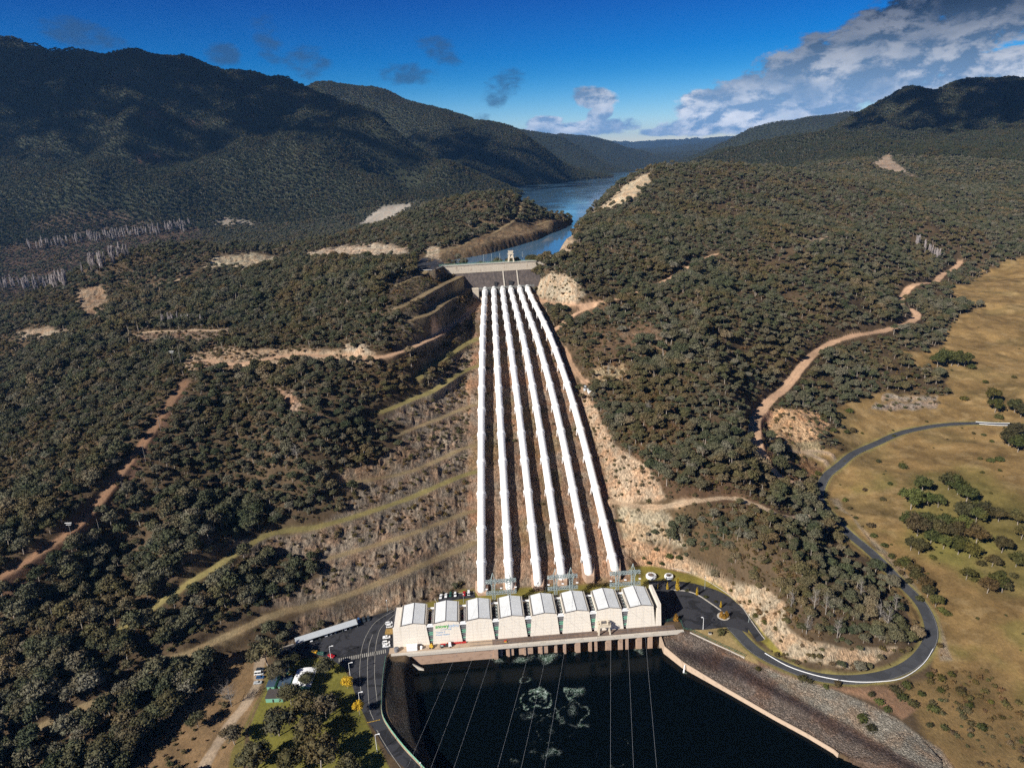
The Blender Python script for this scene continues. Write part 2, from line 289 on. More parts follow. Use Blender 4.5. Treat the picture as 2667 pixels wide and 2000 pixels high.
# ------------------------------------------------------------ noise
def _h(ix, iy, s):
    n = (ix.astype(np.int64)*374761393 + iy.astype(np.int64)*668265263 + s*974634777) & 0xffffffff
    n = ((n ^ (n >> 13))*1274126177) & 0xffffffff
    return ((n ^ (n >> 16)) & 0xffff)/65535.
def vnoise(x, y, s=0):
    ix = np.floor(x); iy = np.floor(y); fx = x-ix; fy = y-iy; u = fx*fx*fx*(fx*(fx*6-15)+10); v = fy*fy*fy*(fy*(fy*6-15)+10)
    a = _h(ix, iy, s); b = _h(ix+1, iy, s); c = _h(ix, iy+1, s); d = _h(ix+1, iy+1, s)
    return (a*(1-u)+b*u)*(1-v)+(c*(1-u)+d*u)*v
def fbm(x, y, o=4, s=0, g=.5):
    r = 0; a = 1; t = 0
    for i in range(o):
        r = r + a*vnoise(x*2**i + 17.3*i, y*2**i - 9.1*i, s+i); t += a; a *= g
    return r/t*2-1
def ridged(x, y, o=4, s=0):
    r = 0; a = 1; t = 0
    for i in range(o):
        r = r + a*(1-np.abs(vnoise(x*2**i + 5.3*i, y*2**i + 3.1*i, s+i)*2-1)); t += a; a *= .5
    return r/t
def sstep(x, a=0., b=1.):
    t = np.clip((x-a)/(b-a), 0, 1); return t*t*(3-2*t)
def inpoly(x, y, poly):
    c = np.zeros(x.shape, bool); n = len(poly)
    for i in range(n):
        x0, y0 = poly[i]; x1, y1 = poly[(i+1) % n]
        if y0 == y1: continue
        m = ((y0 > y) != (y1 > y)); c ^= m & (x < (x1-x0)*(y-y0)/(y1-y0)+x0)
    return c
def segdist(x, y, pts, closed=False, vals=None):
    """distance to a polyline (and the value interpolated along it)"""
    D = np.full(x.shape, 1e18); V = np.zeros(x.shape); n = len(pts)
    for i in range(n if closed else n-1):
        ax, ay = pts[i][:2]; bx, by = pts[(i+1) % n][:2]; dx, dy = bx-ax, by-ay; L = dx*dx+dy*dy+1e-9
        t = np.clip(((x-ax)*dx+(y-ay)*dy)/L, 0, 1); d = (x-ax-t*dx)**2+(y-ay-t*dy)**2; m = d < D
        D = np.where(m, d, D)
        if vals is not None: V = np.where(m, vals[i]+(vals[(i+1) % n]-vals[i])*t, V)
    return np.sqrt(D), V
def spl(pts, step):
    """Catmull-Rom through points, resampled"""
    P = np.array(pts, float); P = np.vstack([2*P[0]-P[1], P, 2*P[-1]-P[-2]]); out = []
    for i in range(1, len(P)-2):
        n = max(2, int(np.linalg.norm(P[i+1]-P[i])/step))
        for k in range(n):
            t = k/n; out.append(.5*((2*P[i]) + (-P[i-1]+P[i+1])*t + (2*P[i-1]-5*P[i]+4*P[i+1]-P[i+2])*t*t + (-P[i-1]+3*P[i]-3*P[i+1]+P[i+2])*t**3))
    out.append(P[-2]); return np.array(out)
# ------------------------------------------------------------ base surface: smooth interpolation in (azimuth, log distance)
CP = ctrl(); CA = np.arctan2(CP[:, 0], CP[:, 1]); CL = np.log(np.hypot(CP[:, 0], CP[:, 1]))
def rbf_fit(a, l, z, c=.022, lam=.0006):
    D = np.sqrt((a[:, None]-a)**2+(l[:, None]-l)**2+c*c); n = len(a)
    A = np.zeros((n+3, n+3)); A[:n, :n] = D - lam*np.eye(n); Q = np.stack([np.ones(n), a, l], 1); A[:n, n:] = Q; A[n:, :n] = Q.T
    return np.linalg.solve(A, np.concatenate([z, np.zeros(3)])), c
RW, RC = rbf_fit(CA, CL, CP[:, 2])
AZ0, AZ1, L0, L1 = -.90, .90, math.log(105), math.log(32000)
cA = np.linspace(AZ0, AZ1, 260); cL = np.linspace(L0, L1, 420)
def _coarse():
    out = np.zeros((len(cL), len(cA)))
    for j, l in enumerate(cL):
        D = np.sqrt((cA[:, None]-CA)**2+(l-CL)**2+RC*RC); out[j] = D@RW[:-3] + RW[-3]+RW[-2]*cA+RW[-1]*l
    return out
ZC = _coarse()
def bilin(G, ga, gl, a, l):
    fa = np.clip((a-ga[0])/(ga[1]-ga[0]), 0, len(ga)-1.001); fl = np.interp(l, gl, np.arange(len(gl))); fl = np.clip(fl, 0, len(gl)-1.001)
    i = fa.astype(int); j = fl.astype(int); u = fa-i; v = fl-j
    return (G[j, i]*(1-u)+G[j, i+1]*u)*(1-v)+(G[j+1, i]*(1-u)+G[j+1, i+1]*u)*v
NA = 1500; gA = np.linspace(AZ0, AZ1, NA)
_d = [L0]
while _d[-1] < L1:
    D = math.exp(_d[-1]); _d.append(_d[-1] + (.004 if D < 240 else .0021 if D < 620 else .0030 if D < 1600 else .0050 if D < 4600 else .014))
gL = np.array(_d); NL = len(gL)
GA, GL = np.meshgrid(gA, gL); GD = np.exp(GL); GX = GD*np.sin(GA); GY = GD*np.cos(GA)
Z = bilin(ZC, cA, cL, GA, GL)
# relief: gullies on the mountains, rough ground near
mt = sstep(GD, 1700, 3000); vz = sstep(Z, 165, 420)
wx = GX + 90*fbm(GX/420, GY/420, 3, 40); wy = GY + 90*fbm(GX/420, GY/420, 3, 41)
rg = ridged(wx/640+.3, wy/640, 4, 5) - .62
Z = Z + mt*vz*rg*250*(1-.8*sstep(GD, 3900, 4600)) + mt*vz*fbm(GX/190, GY/190, 3, 9)*22
Z = Z + sstep(GD, 9000, 15000)*rg*70
hillm = sstep(Z, 20, 60)*(1-mt)
Z = Z + hillm*(fbm(GX/75, GY/75, 4, 2)*5.5*(.5+.9*sstep(GD, 600, 1500))) + sstep(Z, 4, 25)*(1-mt)*fbm(GX/17, GY/17, 3, 3)*1.1
Z = Z + (GX > 190)*sstep(GD, 420, 520)*(1-sstep(GD, 1500, 1800))*(fbm(GX/42, GY/42, 3, 14)*1.7+fbm(GX/13, GY/13, 2, 15)*.4)
def hit(x, y, G=None, dmin=130.):
    """first point of the ground seen through this pixel of the photograph"""
    G = Z if G is None else G; d = ray(x, y); a = math.atan2(d[0], d[1]); s = d[2]/math.hypot(d[0], d[1])
    fa = (a-gA[0])/(gA[1]-gA[0]); i = int(np.clip(fa, 0, NA-2)); u = fa-i; col = G[:, i]*(1-u)+G[:, i+1]*u
    D = np.exp(gL); g = H+s*D-col; k = np.argmax((g < 0) & (D > dmin))
    if k == 0: k = 1
    t = g[k-1]/(g[k-1]-g[k]) if g[k-1] != g[k] else 0; dd = D[k-1]+(D[k]-D[k-1])*t
    return np.array([dd*math.sin(a), dd*math.cos(a), H+s*dd])
def hgt(x, y, G=None):
    G = Z if G is None else G
    return bilin(G, gA, gL, np.arctan2(x, y), np.log(np.hypot(x, y)+1e-9))
def hz(x, y): return float(hgt(np.array([float(x)]), np.array([float(y)]))[0])
def PL(s): return [tuple(map(float, q.split(','))) for q in s.split()]
def wpoly(s, z=0.): return [tuple(at(a, b, z=z)[:2]) for a, b in PL(s)]
def box_mask(x0, x1, y0, y1): return (GX > x0) & (GX < x1) & (GY > y0) & (GY < y1)
def pad_poly(poly, z, blend, inner=0., G=None):
    global Z
    p = np.array(poly); m = box_mask(p[:, 0].min()-blend, p[:, 0].max()+blend, p[:, 1].min()-blend, p[:, 1].max()+blend)
    x, y = GX[m], GY[m]; d, _ = segdist(x, y, poly, True); ins = inpoly(x, y, poly); d = np.where(ins, 0, d)
    w = 1-sstep(d, 0, blend); Z[m] = Z[m]*(1-w)+z*w
# level yard, penstock corridor, tailwater basin
YARD = wpoly('560,1712 730,1672 1000,1580 1120,1560 1245,1515 1420,1490 1620,1472 1700,1470 1790,1490 1880,1530 1950,1600 1990,1660 1960,1705 1800,1650 1720,1640 1020,1706 1003,1718 1003,1800 1040,1925 1100,2000 1150,2080 700,2200 560,2000 640,1880')
pad_poly(YARD, -.05, 5)
def corridor():
    m = box_mask(-70, 120, 400, 905); x, y = GX[m], GY[m]; zl = np.interp(y, PROF[:, 0], PROF[:, 1]) + fbm(x/9, y/9, 4, 8)*.9 - 1.9*sstep(y, 414, 440)
    l = np.interp(y, CORY, CORL)-9; r = np.interp(y, CORY, CORR)+9; d = np.maximum(np.maximum(l-x, x-r), 0)
    w = (1-sstep(d, 0, 13+.012*(y-400)))*sstep(y, 405, 412)*(1-sstep(y, 878, 900)); Z[m] = Z[m]*(1-w)+zl*w
corridor()
BASIN = wpoly('1104,1762 1118,1722 1720,1682 1745,1716 1792,1756 2030,1884 2182,1962 2290,2022 2500,2300 1300,2400 1200,2080 1128,1910', -9)
pad_poly(BASIN, -15, 13)
TWALL = [tuple(at(a, b, z=-5)[:2]) for a, b in PL('1719,1652 1731,1686 1780,1724 1900,1790 2026,1861 2105,1903 2174,1944 2186,1955')]
def bank():
    poly = TWALL+[tuple(at(a, b, z=-3)[:2]) for a, b in PL('2280,1990 2450,2060 2450,1990 2337,1870 2200,1820 2048,1750 1940,1711 1800,1644 1735,1640')]; p = np.array(poly); m = box_mask(p[:, 0].min(), p[:, 0].max(), p[:, 1].min(), p[:, 1].max()); x, y = GX[m], GY[m]
    d, _ = segdist(x, y, TWALL); ins = inpoly(x, y, poly); z = -5.0+np.minimum(d, 30)*.17; dd = np.hypot(x-TWALL[0][0], y-TWALL[0][1]); z = z-np.interp(dd, [10, 70], [0, 2.6])*np.clip(1-d/30, 0, 1); Z[m] = np.where(ins & (Z[m] < z), z, Z[m])
bank()
CHAN = wpoly('1120,690 1150,688 1240,673 1300,660 1360,643 1420,625 1486,594 1530,560 1600,520 1600,560 1500,603 1476,620 1450,644 1434,660 1418,678 1380,684', 150)
pad_poly(CHAN, 136, 26)
# ------------------------------------------------------------ roads, tracks and benches cut into the slopes
ROADS = {  # name: (pixels, half width, shoulder, colour key)
 'loop': ('1868,1590 1912,1638 1968,1694 2040,1735 2120,1758 2216,1769 2310,1758 2378,1725 2418,1680 2425,1630 2398,1572 2340,1510 2270,1440 2200,1380 2150,1325 2133,1290 2150,1245 2190,1205 2233,1178 2290,1150 2350,1126 2440,1108 2540,1102 2667,1108 2760,1115', 3.6, 5, 'verge'),
 'quarrytrack': ('2085,1278 2020,1235 1985,1180 1968,1130 1970,1090 2010,1035 2068,980 2150,905 2200,882 2290,865 2360,845 2388,825 2372,806 2345,790 2360,760 2420,735 2460,712 2500,680', 4.3, 4, 'dirt'),
 'hilltrack': ('1395,772 1440,790 1500,796 1560,786 1620,775 1700,748 1760,716 1815,682 1865,660', 2.6, 3, 'dirt'),
 'hilltracklow': ('1440,868 1458,848 1500,818 1545,797', 2.4, 3, 'dirt'),
 'pipetrack': ('1470,905 1490,950 1512,985 1530,1000', 1.6, 2, 'dirt'),
 'crosstrack': ('1592,1310 1660,1318 1740,1318 1830,1300 1900,1296 1960,1310 2010,1330 2060,1348 2100,1352', 2.2, 3, 'pale'),
 'benchroad': ('1246,790 1205,828 1143,871 1100,892 1061,909 980,931 860,928 760,925 660,942 600,948 540,940 500,946', 3.8, 2.4, 'dirt'),
 'bench3': ('1215,752 1205,757 1156,787 1116,817 1072,830', 5.0, 2.2, 'bench'),
 'bench2': ('1212,712 1205,717 1143,746 1088,776 1038,802', 4.2, 2.2, 'bench'),
 'bench1': ('1165,684 1140,693 1100,715 1030,745', 3.4, 2.2, 'bench'),
 'bench5': ('1240,882 1197,906 1132,950 1090,985', 4.5, 1.3, 'greenbench'),
 'bench6': ('1244,952 1200,971 1128,1017 1085,1036 993,1074', 4., 1.5, 'greenbench'),
 'bench7': ('1236,1052 1200,1069 1110,1103 1030,1134', 3., 1.4, 'bench'),
 'bench8': ('1236,1158 1200,1172 1085,1221 960,1250 890,1264', 3., 1.4, 'bench'),
 'bench9': ('1234,1228 1200,1243 1085,1291 977,1329 900,1352 814,1373 705,1389 640,1425 553,1481 470,1530 400,1580 345,1625 294,1657', 3.6, 1.5, 'greenbench'),
 'bench10': ('1234,1330 1200,1340 1085,1385 1000,1413 859,1454', 2.8, 1.4, 'bench'),
 'bench11': ('1232,1412 1220,1420 1100,1470 1000,1512 904,1549 814,1576 705,1601 633,1635 542,1684 480,1705 430,1720 344,1775 280,1811 180,1860 60,1915', 3.4, 1.6, 'bench'),
 'linetrack': ('480,990 455,1030 420,1080 385,1140 330,1205 285,1270 240,1330 180,1385 90,1450 0,1512', 3.0, 3, 'dirtdark'),
 'ridgetrack': ('500,860 400,863 330,876', 2.4, 3, 'pale'),
 'ridgetrack2': ('600,860 500,860', 2.4, 3, 'pale'),
 'midtrack': ('385,745 440,735 490,722', 2.0, 3, 'pale'),
 'channelbench': ('1120,662 1200,640 1300,600 1400,588 1465,586', 3.0, 3, 'bench'),
 'channelbench2': ('1150,625 1250,585 1350,560 1430,560', 2.5, 3, 'bench'),
 'abutmenttrack': ('1440,672 1447,640 1470,622', 2.5, 3, 'pale'),
 'picnictrack': ('518,2020 555,1955 588,1901 622,1855 651,1815 672,1775 672,1740 680,1715', 2.2, 2, 'track'),
 'spoiltrack': ('2040,1165 2100,1180 2140,1200 2168,1214', 1.6, 2, 'pale'),
 'spoiltrack2': ('2090,1170 2140,1175 2180,1193', 1.5, 2, 'pale'),
}
RZ = {'benchroad': [113, 114, 115, 116, 117, 117, 114, 112, 112, 112, 111, 110], 'bench3': [128.5, 129, 134, 136, 136], 'bench2': [143.5, 143, 146, 147, 145], 'bench1': [156.5, 156, 154, 152], 'bench5': [102, 100, 97, 96], 'bench6': [89, 88, 86, 84, 82]}
RD = {}
for nm, (s, w, b, key) in ROADS.items():
    P = np.array([at(*q, z=z_) for q, z_ in zip(PL(s), RZ[nm])]) if nm in RZ else np.array([hit(*q) for q in PL(s)])
    if nm in ('loop', 'picnictrack'):
        pass
    Q = spl(P, 4.0); zz = Q[:, 2] if nm in RZ else hgt(Q[:, 0], Q[:, 1]); Q = Q[:, :2]
    kk = np.ones(9)/9
    zz = np.convolve(np.pad(zz, 4, 'edge'), kk, 'valid')
    zz = np.convolve(np.pad(zz, 4, 'edge'), kk, 'valid')
    if nm == 'loop':
        zz = np.where(np.arange(len(zz)) < 14, zz*np.clip((np.arange(len(zz))-3)/11., 0, 1), zz)
    RD[nm] = (Q, zz, w, b, key)
RMASK = np.zeros(Z.shape); RKEY = {}
RD['loop'] = RD.pop('loop')
for nm, (Q, zz, w, b, key) in RD.items():
    m = box_mask(Q[:, 0].min()-20, Q[:, 0].max()+20, Q[:, 1].min()-20, Q[:, 1].max()+20); x, y = GX[m], GY[m]
    d, v = segdist(x, y, Q, vals=zz); f = 1-sstep(d, w+.4, w+.4+b); low = .18 if nm in ('loop',) else 0.
    Z[m] = Z[m]*(1-f)+(v-low*(d < w+.3))*f; RKEY[nm] = (m, d)
    RMASK[m] = np.maximum(RMASK[m], 1-sstep(d, w, w+3))
APRON = wpoly('1086,686 1100,672 1125,672 1152,680 1160,690 1132,704 1088,704', 157.2)
pad_poly(APRON, 157.1, 6)
# ------------------------------------------------------------ what covers the ground
PX, PY, PW = proj(np.stack([GX, GY, Z], -1))
def c3(*v): return np.array(v)
CFL = c3(.080, .056, .033); ALB = np.empty(Z.shape+(3,)); ALB[:] = CFL
nz = fbm(GX/30, GY/30, 4, 21); nz2 = fbm(GX/9, GY/9, 3, 22)
ALB *= (1+.35*nz+.3*nz2)[..., None]
far = sstep(GD, 1500, 2600); ALB = ALB*(1-far[..., None]) + c3(.034, .038, .022)*far[..., None]
ROCK = np.full(Z.shape, .15); DENS = np.ones(Z.shape); SCR = np.full(Z.shape, .75)
steep = np.abs(Z - np.roll(Z, 3, 1))
JX = fbm(GX/14, GY/14, 3, 31); JY = fbm(GX/14, GY/14, 3, 32)
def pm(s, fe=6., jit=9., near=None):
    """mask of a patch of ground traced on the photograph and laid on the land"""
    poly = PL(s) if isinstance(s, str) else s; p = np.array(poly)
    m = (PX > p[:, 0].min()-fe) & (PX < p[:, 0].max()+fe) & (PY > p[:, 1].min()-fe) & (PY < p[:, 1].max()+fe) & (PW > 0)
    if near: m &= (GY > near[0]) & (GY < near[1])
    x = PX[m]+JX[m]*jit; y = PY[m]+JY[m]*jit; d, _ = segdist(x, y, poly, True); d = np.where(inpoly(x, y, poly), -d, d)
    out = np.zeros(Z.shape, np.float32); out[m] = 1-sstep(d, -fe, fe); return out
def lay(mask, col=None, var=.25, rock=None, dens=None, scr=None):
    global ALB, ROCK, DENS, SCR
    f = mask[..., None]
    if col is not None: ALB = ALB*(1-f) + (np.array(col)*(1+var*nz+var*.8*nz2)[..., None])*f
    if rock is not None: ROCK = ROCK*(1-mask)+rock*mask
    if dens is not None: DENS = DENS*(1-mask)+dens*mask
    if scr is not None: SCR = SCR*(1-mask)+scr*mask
PALE = (.50, .40, .27); GREY = (.20, .162, .122); DRY = (.212, .138, .056); GRN = (.17, .155, .030); DIRT = (.40, .26, .16); REDROCK = (.27, .178, .118)
# left cut faces
lay(pm('1245,870 1240,1500 1120,1560 1000,1590 800,1650 745,1690 735,1640 905,1560 1000,1525 760,1590 690,1580 850,1500 830,1450 640,1450 600,1420 720,1400 830,1385 930,1290 985,1200 1060,1120 1000,1080 1130,1000', 8, 22), GREY, .45, 1., .0, .42)
lay(pm('1245,1300 1240,1500 1180,1530 1000,1585 900,1610 905,1560 1000,1525 1180,1455', 6, 12), (.235, .19, .14), .5, 1., 0, .05)
lay(pm('1250,740 1245,870 1130,960 1010,900 980,880 1060,835 1000,812 1005,735 1090,703 1160,684 1240,700', 6, 10), (.105, .085, .06), .4, .8, 0, .75)  # dark albedo paints the shade on the upper bench faces
lay(pm('1252,800 1248,1120 1228,1120 1215,1010 1238,900 1240,830', 4, 8), (.32, .20, .12), .4, .7, 0, .25)
# right side: forest of mixed scrub, dry grass paddock
lay(pm('1540,1040 1700,1010 1900,1130 1960,1230 2080,1340 1800,1330 1700,1270', 15, 20), (.10, .062, .036), .3, .3, .8, 1.2)
lay(pm('1470,1290 1800,1310 2080,1360 2080,1400 1850,1470 1700,1400', 12, 18), (.095, .066, .036), .3, .3, .8, 1.5)
lay(pm('1500,800 1640,790 1760,920 1700,960 1520,960', 15, 20), (.13, .085, .05), .3, .3, .55, .8)
FIELD = '2760,640 2600,690 2540,720 2470,752 2500,790 2547,798 2487,825 2444,906 2346,922 2389,955 2471,966 2465,1026 2281,1020 2156,1069 2200,1112 2156,1134 2194,1167 2058,1161 2086,1188 2135,1264 2124,1297 2200,1400 2330,1540 2410,1650 2440,1760 2500,1800 2560,1850 2600,2060 2800,2060 2800,640'
fld = pm(FIELD, 6, 14); lay(fld, DRY, .45, .12, .0, .0); lay(fld*sstep(fbm(GX/45, GY/28, 4, 90), .0, .35)*.6, (.135, .10, .042), .4); lay(fld*sstep(fbm(GX/11, GY/8, 3, 91), .15, .5)*.5, (.30, .21, .10), .2)
g1 = pm('2150,1300 2300,1240 2420,1250 2667,1400 2700,1900 2560,1860 2460,1700 2330,1500', 40, 30)*sstep(nz+.6*fbm(GX/60, GY/60, 3, 77), -.1, .45)
lay(g1*.6, (.125, .115, .032), .3)
g1 = pm('2380,1240 2560,1220 2700,1330 2700,1560 2520,1500 2350,1420', 30, 20)*.55; lay(g1, (.12, .12, .03), .3)
lay(pm('2440,1760 2580,1720 2667,1850 2700,2060 2480,2060 2380,1850 2300,1800', 14, 16), (.17, .115, .05), .4, .25, 0, .5)
lay(pm('2160,1300 2210,1340 2280,1430 2350,1520 2420,1620 2450,1720 2480,1720 2440,1600 2340,1470 2230,1360 2180,1300', 5, 5), (.27, .22, .15), .3, .7, 0, .35)
lay(pm('1972,1729 2156,1787 2265,1834 2337,1870 2450,1950 2530,2060 2460,2060 2410,2000 2192,1881 2048,1805 1994,1747', 5, 8), (.205, .185, .15), .2, 2., 0, .03)
RIP = '1700,1630 1800,1645 1940,1712 1994,1747 2048,1805 2192,1881 2410,2000 2500,2060 2350,2080 2272,2010 2174,1950 2026,1868 1780,1732 1715,1696'
lay(pm(RIP, 3, 3), (.135, .108, .088), .2, 2., 0, 0)
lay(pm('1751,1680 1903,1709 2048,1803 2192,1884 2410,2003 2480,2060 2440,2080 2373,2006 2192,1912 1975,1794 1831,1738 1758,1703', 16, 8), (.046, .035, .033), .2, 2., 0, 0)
lay(pm('1880,1700 1972,1729 2150,1785 2280,1830 2350,1870 2400,1830 2300,1790 2150,1785 2050,1760 1950,1715', 6, 8), (.23, .14, .085), .3, .3, 0, .15)
lay(pm('1112,684 1118,662 1150,650 1220,627 1300,594 1380,577 1440,570 1488,592 1420,625 1300,660 1200,680', 4, 5, (900, 1500)), (.17, .125, .075), .4, .8, 0., .9)
lay(pm('1000,1700 1720,1640 1800,1640 1990,1735 2200,1790 2420,1850 2560,2080 1000,2080', 4, 3), None, dens=0, scr=0)
lay(pm('1700,1630 1720,1480 1800,1480 1890,1530 1960,1620 2010,1700 1960,1720 1800,1650', 3, 3), None, dens=0, scr=0)
# pale cut rock
for s, c in [('1795,1461 1881,1505 1903,1516 1994,1530 2041,1574 2048,1631 2095,1664 2214,1693 2337,1686 2319,1707 2265,1732 2214,1739 2084,1718 2030,1700 1957,1620 1885,1540 1777,1494', (.44, .36, .25)),
             ('1625,1395 1704,1422 1795,1447 1798,1494 1773,1494 1650,1470 1612,1440', (.48, .34, .22)), ('1510,1005 1538,1036 1603,1161 1684,1215 1738,1297 1592,1308 1548,1172', (.46, .35, .24)),
             ('1603,1318 1727,1329 1771,1384 1793,1422 1630,1405', (.38, .32, .22)), ('1438,703 1495,727 1522,768 1495,792 1414,778 1392,752', (.50, .42, .30)), ('1414,668 1441,635 1490,605 1500,625 1487,654 1452,676', (.50, .41, .29)),
             ('1690,447 1707,445 1690,482 1650,516 1600,545 1544,553 1590,520 1635,477', (.58, .48, .33)), ('2265,431 2316,400 2346,434 2389,464 2328,452', (.40, .32, .24)),
             ('1960,1090 2000,1066 2058,1064 2124,1066 2168,1105 2150,1140 2100,1150 2058,1160 1970,1135', (.60, .40, .23)), ('2050,1150 2130,1150 2160,1185 2080,1195', (.42, .33, .19)), ('2030,1180 2100,1195 2180,1240 2130,1275 2060,1255', (.24, .155, .085)), ('1960,1140 2000,1150 2030,1215 2000,1225', (.30, .18, .11)), ('1960,1075 1985,1060 2010,1075 1990,1150 1960,1160', (.36, .22, .14)),
             ('520,695 560,670 650,660 740,670 700,702 600,702', (.40, .35, .25)), ('772,672 874,643 995,634 1060,648 1055,668 960,675 850,682 790,685', (.48, .40, .30)), ('22,868 119,852 190,863 184,879 81,887', (.36, .29, .21)),
             ('310,872 500,860 615,857 570,898 400,903 325,890', (.26, .20, .145)), ('570,912 651,917 868,917 879,930 662,941 575,939', (.55, .44, .31)), ('890,906 944,890 971,917 933,930', (.50, .42, .31)), ('490,935 560,925 560,955 480,960', (.46, .36, .26)),
             ('2300,1028 2440,1030 2440,1045 2300,1042', (.40, .34, .26)), ('2280,1050 2450,1048 2440,1064 2270,1066', (.34, .30, .25)), ('2040,622 2160,620 2165,632 2050,632', (.50, .40, .28)), ('1990,545 2030,542 2030,552', (.45, .34, .24)),
             ('725,1010 760,1015 800,1080 860,1085 800,1092 750,1070', (.38, .27, .19)), ('200,760 260,740 300,790 240,840 200,800', (.33, .25, .17)), ('540,575 600,572 700,585 560,586', (.40, .36, .30)), ('1110,650 1140,640 1150,680 1105,672', (.45, .38, .28)),
             ('880,1240 1010,1180 1080,1160 1000,1250 900,1280', (.25, .19, .13)), ('1540,960 1620,950 1640,985 1560,1000', (.36, .28, .17)), ('1610,870 1700,850 1740,880 1660,900', (.24, .17, .11))]:
    lay(pm(s, 5, 9), tuple(v*.86 for v in c), .3, 1., 0, .3)
# embankment dam face at the head of the valley
EMB = '928,588 962,562 985,545 1000,536 1085,528 1060,546 1020,572 985,592'
lay(pm(EMB, 3, 1, (2000, 3000)), (.30, .275, .235), .3, .6, 0, 0)
# left valley floor: brown meadow
lay(pm('0,640 150,620 350,590 500,590 560,620 420,660 280,700 200,760 0,790', 16, 20, (1300, 2700)), (.080, .052, .036), .4, .1, .4, .3)
lay(pm('130,560 300,545 430,600 250,620 60,600', 16, 20, (1300, 2700)), (.075, .052, .036), .3, .1, .6, .2)
# red earth scars on the mountain
for s in ('350,395 420,400 430,430 360,425', '360,300 400,280 430,310 390,330', '280,200 330,190 320,210', '480,310 530,320 520,330', '765,270 790,260 800,280 770,290'):
    lay(pm(s, 8, 12), (.15, .09, .06), .3, .8, .35)
# snow on the far tops
lay(sstep(GD, 18000, 20000)*sstep(Z + 60*nz, 1045, 1120), (.75, .78, .82), 0)
# slopes beside the power line, picnic ground, verge lawns
lay(pm('440,1880 520,1780 600,1710 700,1690 690,1790 640,1900 575,2060 300,2060', 8, 14), (.19, .125, .065), .35, .2, 0, .25)
lay(pm('0,1500 90,1440 200,1350 300,1240 430,1070 480,985 500,1000 440,1100 320,1290 190,1440 60,1540 0,1570', 8, 12), (.125, .075, .050), .35, .25, 0, .9)
LAWN = '785,1716 850,1710 893,1730 918,1790 938,1830 958,1885 1020,2010 1090,2150 700,2150 645,1900 690,1800 735,1745'
lay(pm(LAWN, 3, 3), (.14, .13, .028), .4, .1, 0, 0)
lay(pm('630,2060 640,1900 660,1850 690,1800 735,1745 690,1735 690,1790 655,1850 600,1960 590,2060', 4, 5), (.13, .11, .035), .3, .1, 0, 0)
lay(pm('1095,1575 1235,1528 1300,1535 1420,1520 1560,1496 1620,1478 1700,1473 1790,1492 1880,1528 1950,1600 1995,1655 2045,1705 2020,1705 1950,1645 1850,1545 1700,1530 1300,1560 1130,1590', 3, 3), (.185, .155, .035), .4, .1, 0, 0)
lay(pm('1800,1640 1840,1625 1910,1635 1960,1700 1975,1730 1940,1715', 4, 4), (.27, .20, .09), .3, .1, 0, 0)
# corridor rock
cm = np.zeros(Z.shape, np.float32); m = box_mask(-70, 120, 404, 900); x, y = GX[m], GY[m]
d = np.maximum(np.interp(y, CORY, CORL)-9-x, x-np.interp(y, CORY, CORR)-9); cm[m] = (1-sstep(d, 0, 4))*sstep(y, 404, 409)*(1-sstep(y, 880, 890))
f = sstep(fbm(GX/16, GY/22, 4, 51), -.25, .35); lay(cm, REDROCK, .4, 1., 0, .04); lay(cm*f*.75, (.26, .215, .165), .3); g = sstep(fbm(GX/25, GY/30, 3, 57), .15, .4); lay(cm*g*.5, (.15, .12, .05), .3)
# bank of black rock west of the tailwater
bp = wpoly('1003,1716 1004,1800 1012,1860 1042,1926 1100,2003 1160,2080 1400,2300 1250,1990 1150,1930 1120,1720')
m = box_mask(-110, 40, 180, 356); t = np.zeros(Z.shape, np.float32); t[m] = inpoly(GX[m], GY[m], bp); lay(t, (.030, .027, .024), .4, 2., 0, 0)
# roads
VC = {'dirt': ((.42, .27, .17), .1), 'dirtdark': ((.21, .125, .075), .3), 'pale': ((.44, .33, .22), .4), 'bench': ((.21, .16, .09), .3), 'greenbench': ((.19, .16, .065), .2), 'track': ((.30, .23, .16), .1), 'verge': ((.20, .17, .06), .1)}
for nm, (Q, zz, w, b, key) in RD.items():
    m, d = RKEY[nm]; t = np.zeros(Z.shape, np.float32); w2 = w+.6+.9*nz2[m]; bn = 'bench' in key; t[m] = 1-sstep(d, w2-.6-1.4*bn, w2+(2.6 if key == 'verge' else .8))
    c, r = VC[key]; lay(t, c, .35 if bn else .22, r, 0, .35 if bn else 0)
    DENS[m] = DENS[m]*(sstep(d, w+1, w+(9 if key in ('dirt', 'pale') else 3)))
    if key in ('dirt', 'pale', 'track', 'dirtdark') and w >= 2:
        t[m] = (1-sstep(np.abs(d-w*.38), .25, .6)); lay(t*.45, tuple(v*1.25 for v in c), .2)
lay(pm('480,925 560,905 870,912 980,915 985,942 870,945 680,965 560,965 480,960', 5, 6)*(1-np.clip(RMASK, 0, 1)), (.36, .27, .18), .3, .8, .0, .3)
lay(pm('1850,1400 2000,1350 2200,1500 2330,1600 2395,1690 2330,1690 2214,1692 2095,1662 2045,1628 2038,1570 1990,1528 1900,1514', 10, 6)*(1-np.clip(RMASK, 0, 1)), None, dens=2.4, scr=1.3)
lay(pm('1640,1385 1850,1400 1900,1512 1790,1450 1700,1425', 10, 8)*(1-np.clip(RMASK, 0, 1)), None, dens=1.7, scr=1.8)
lay(pm('2030,1742 2216,1772 2330,1760 2400,1725 2432,1680 2420,1600 2475,1600 2480,1700 2440,1770 2240,1812 2100,1785', 3, 2), None, dens=0)
lay(pm('1078,690 1095,662 1130,664 1162,680 1168,692 1135,712 1085,712', 3, 2), None, dens=0, scr=0)
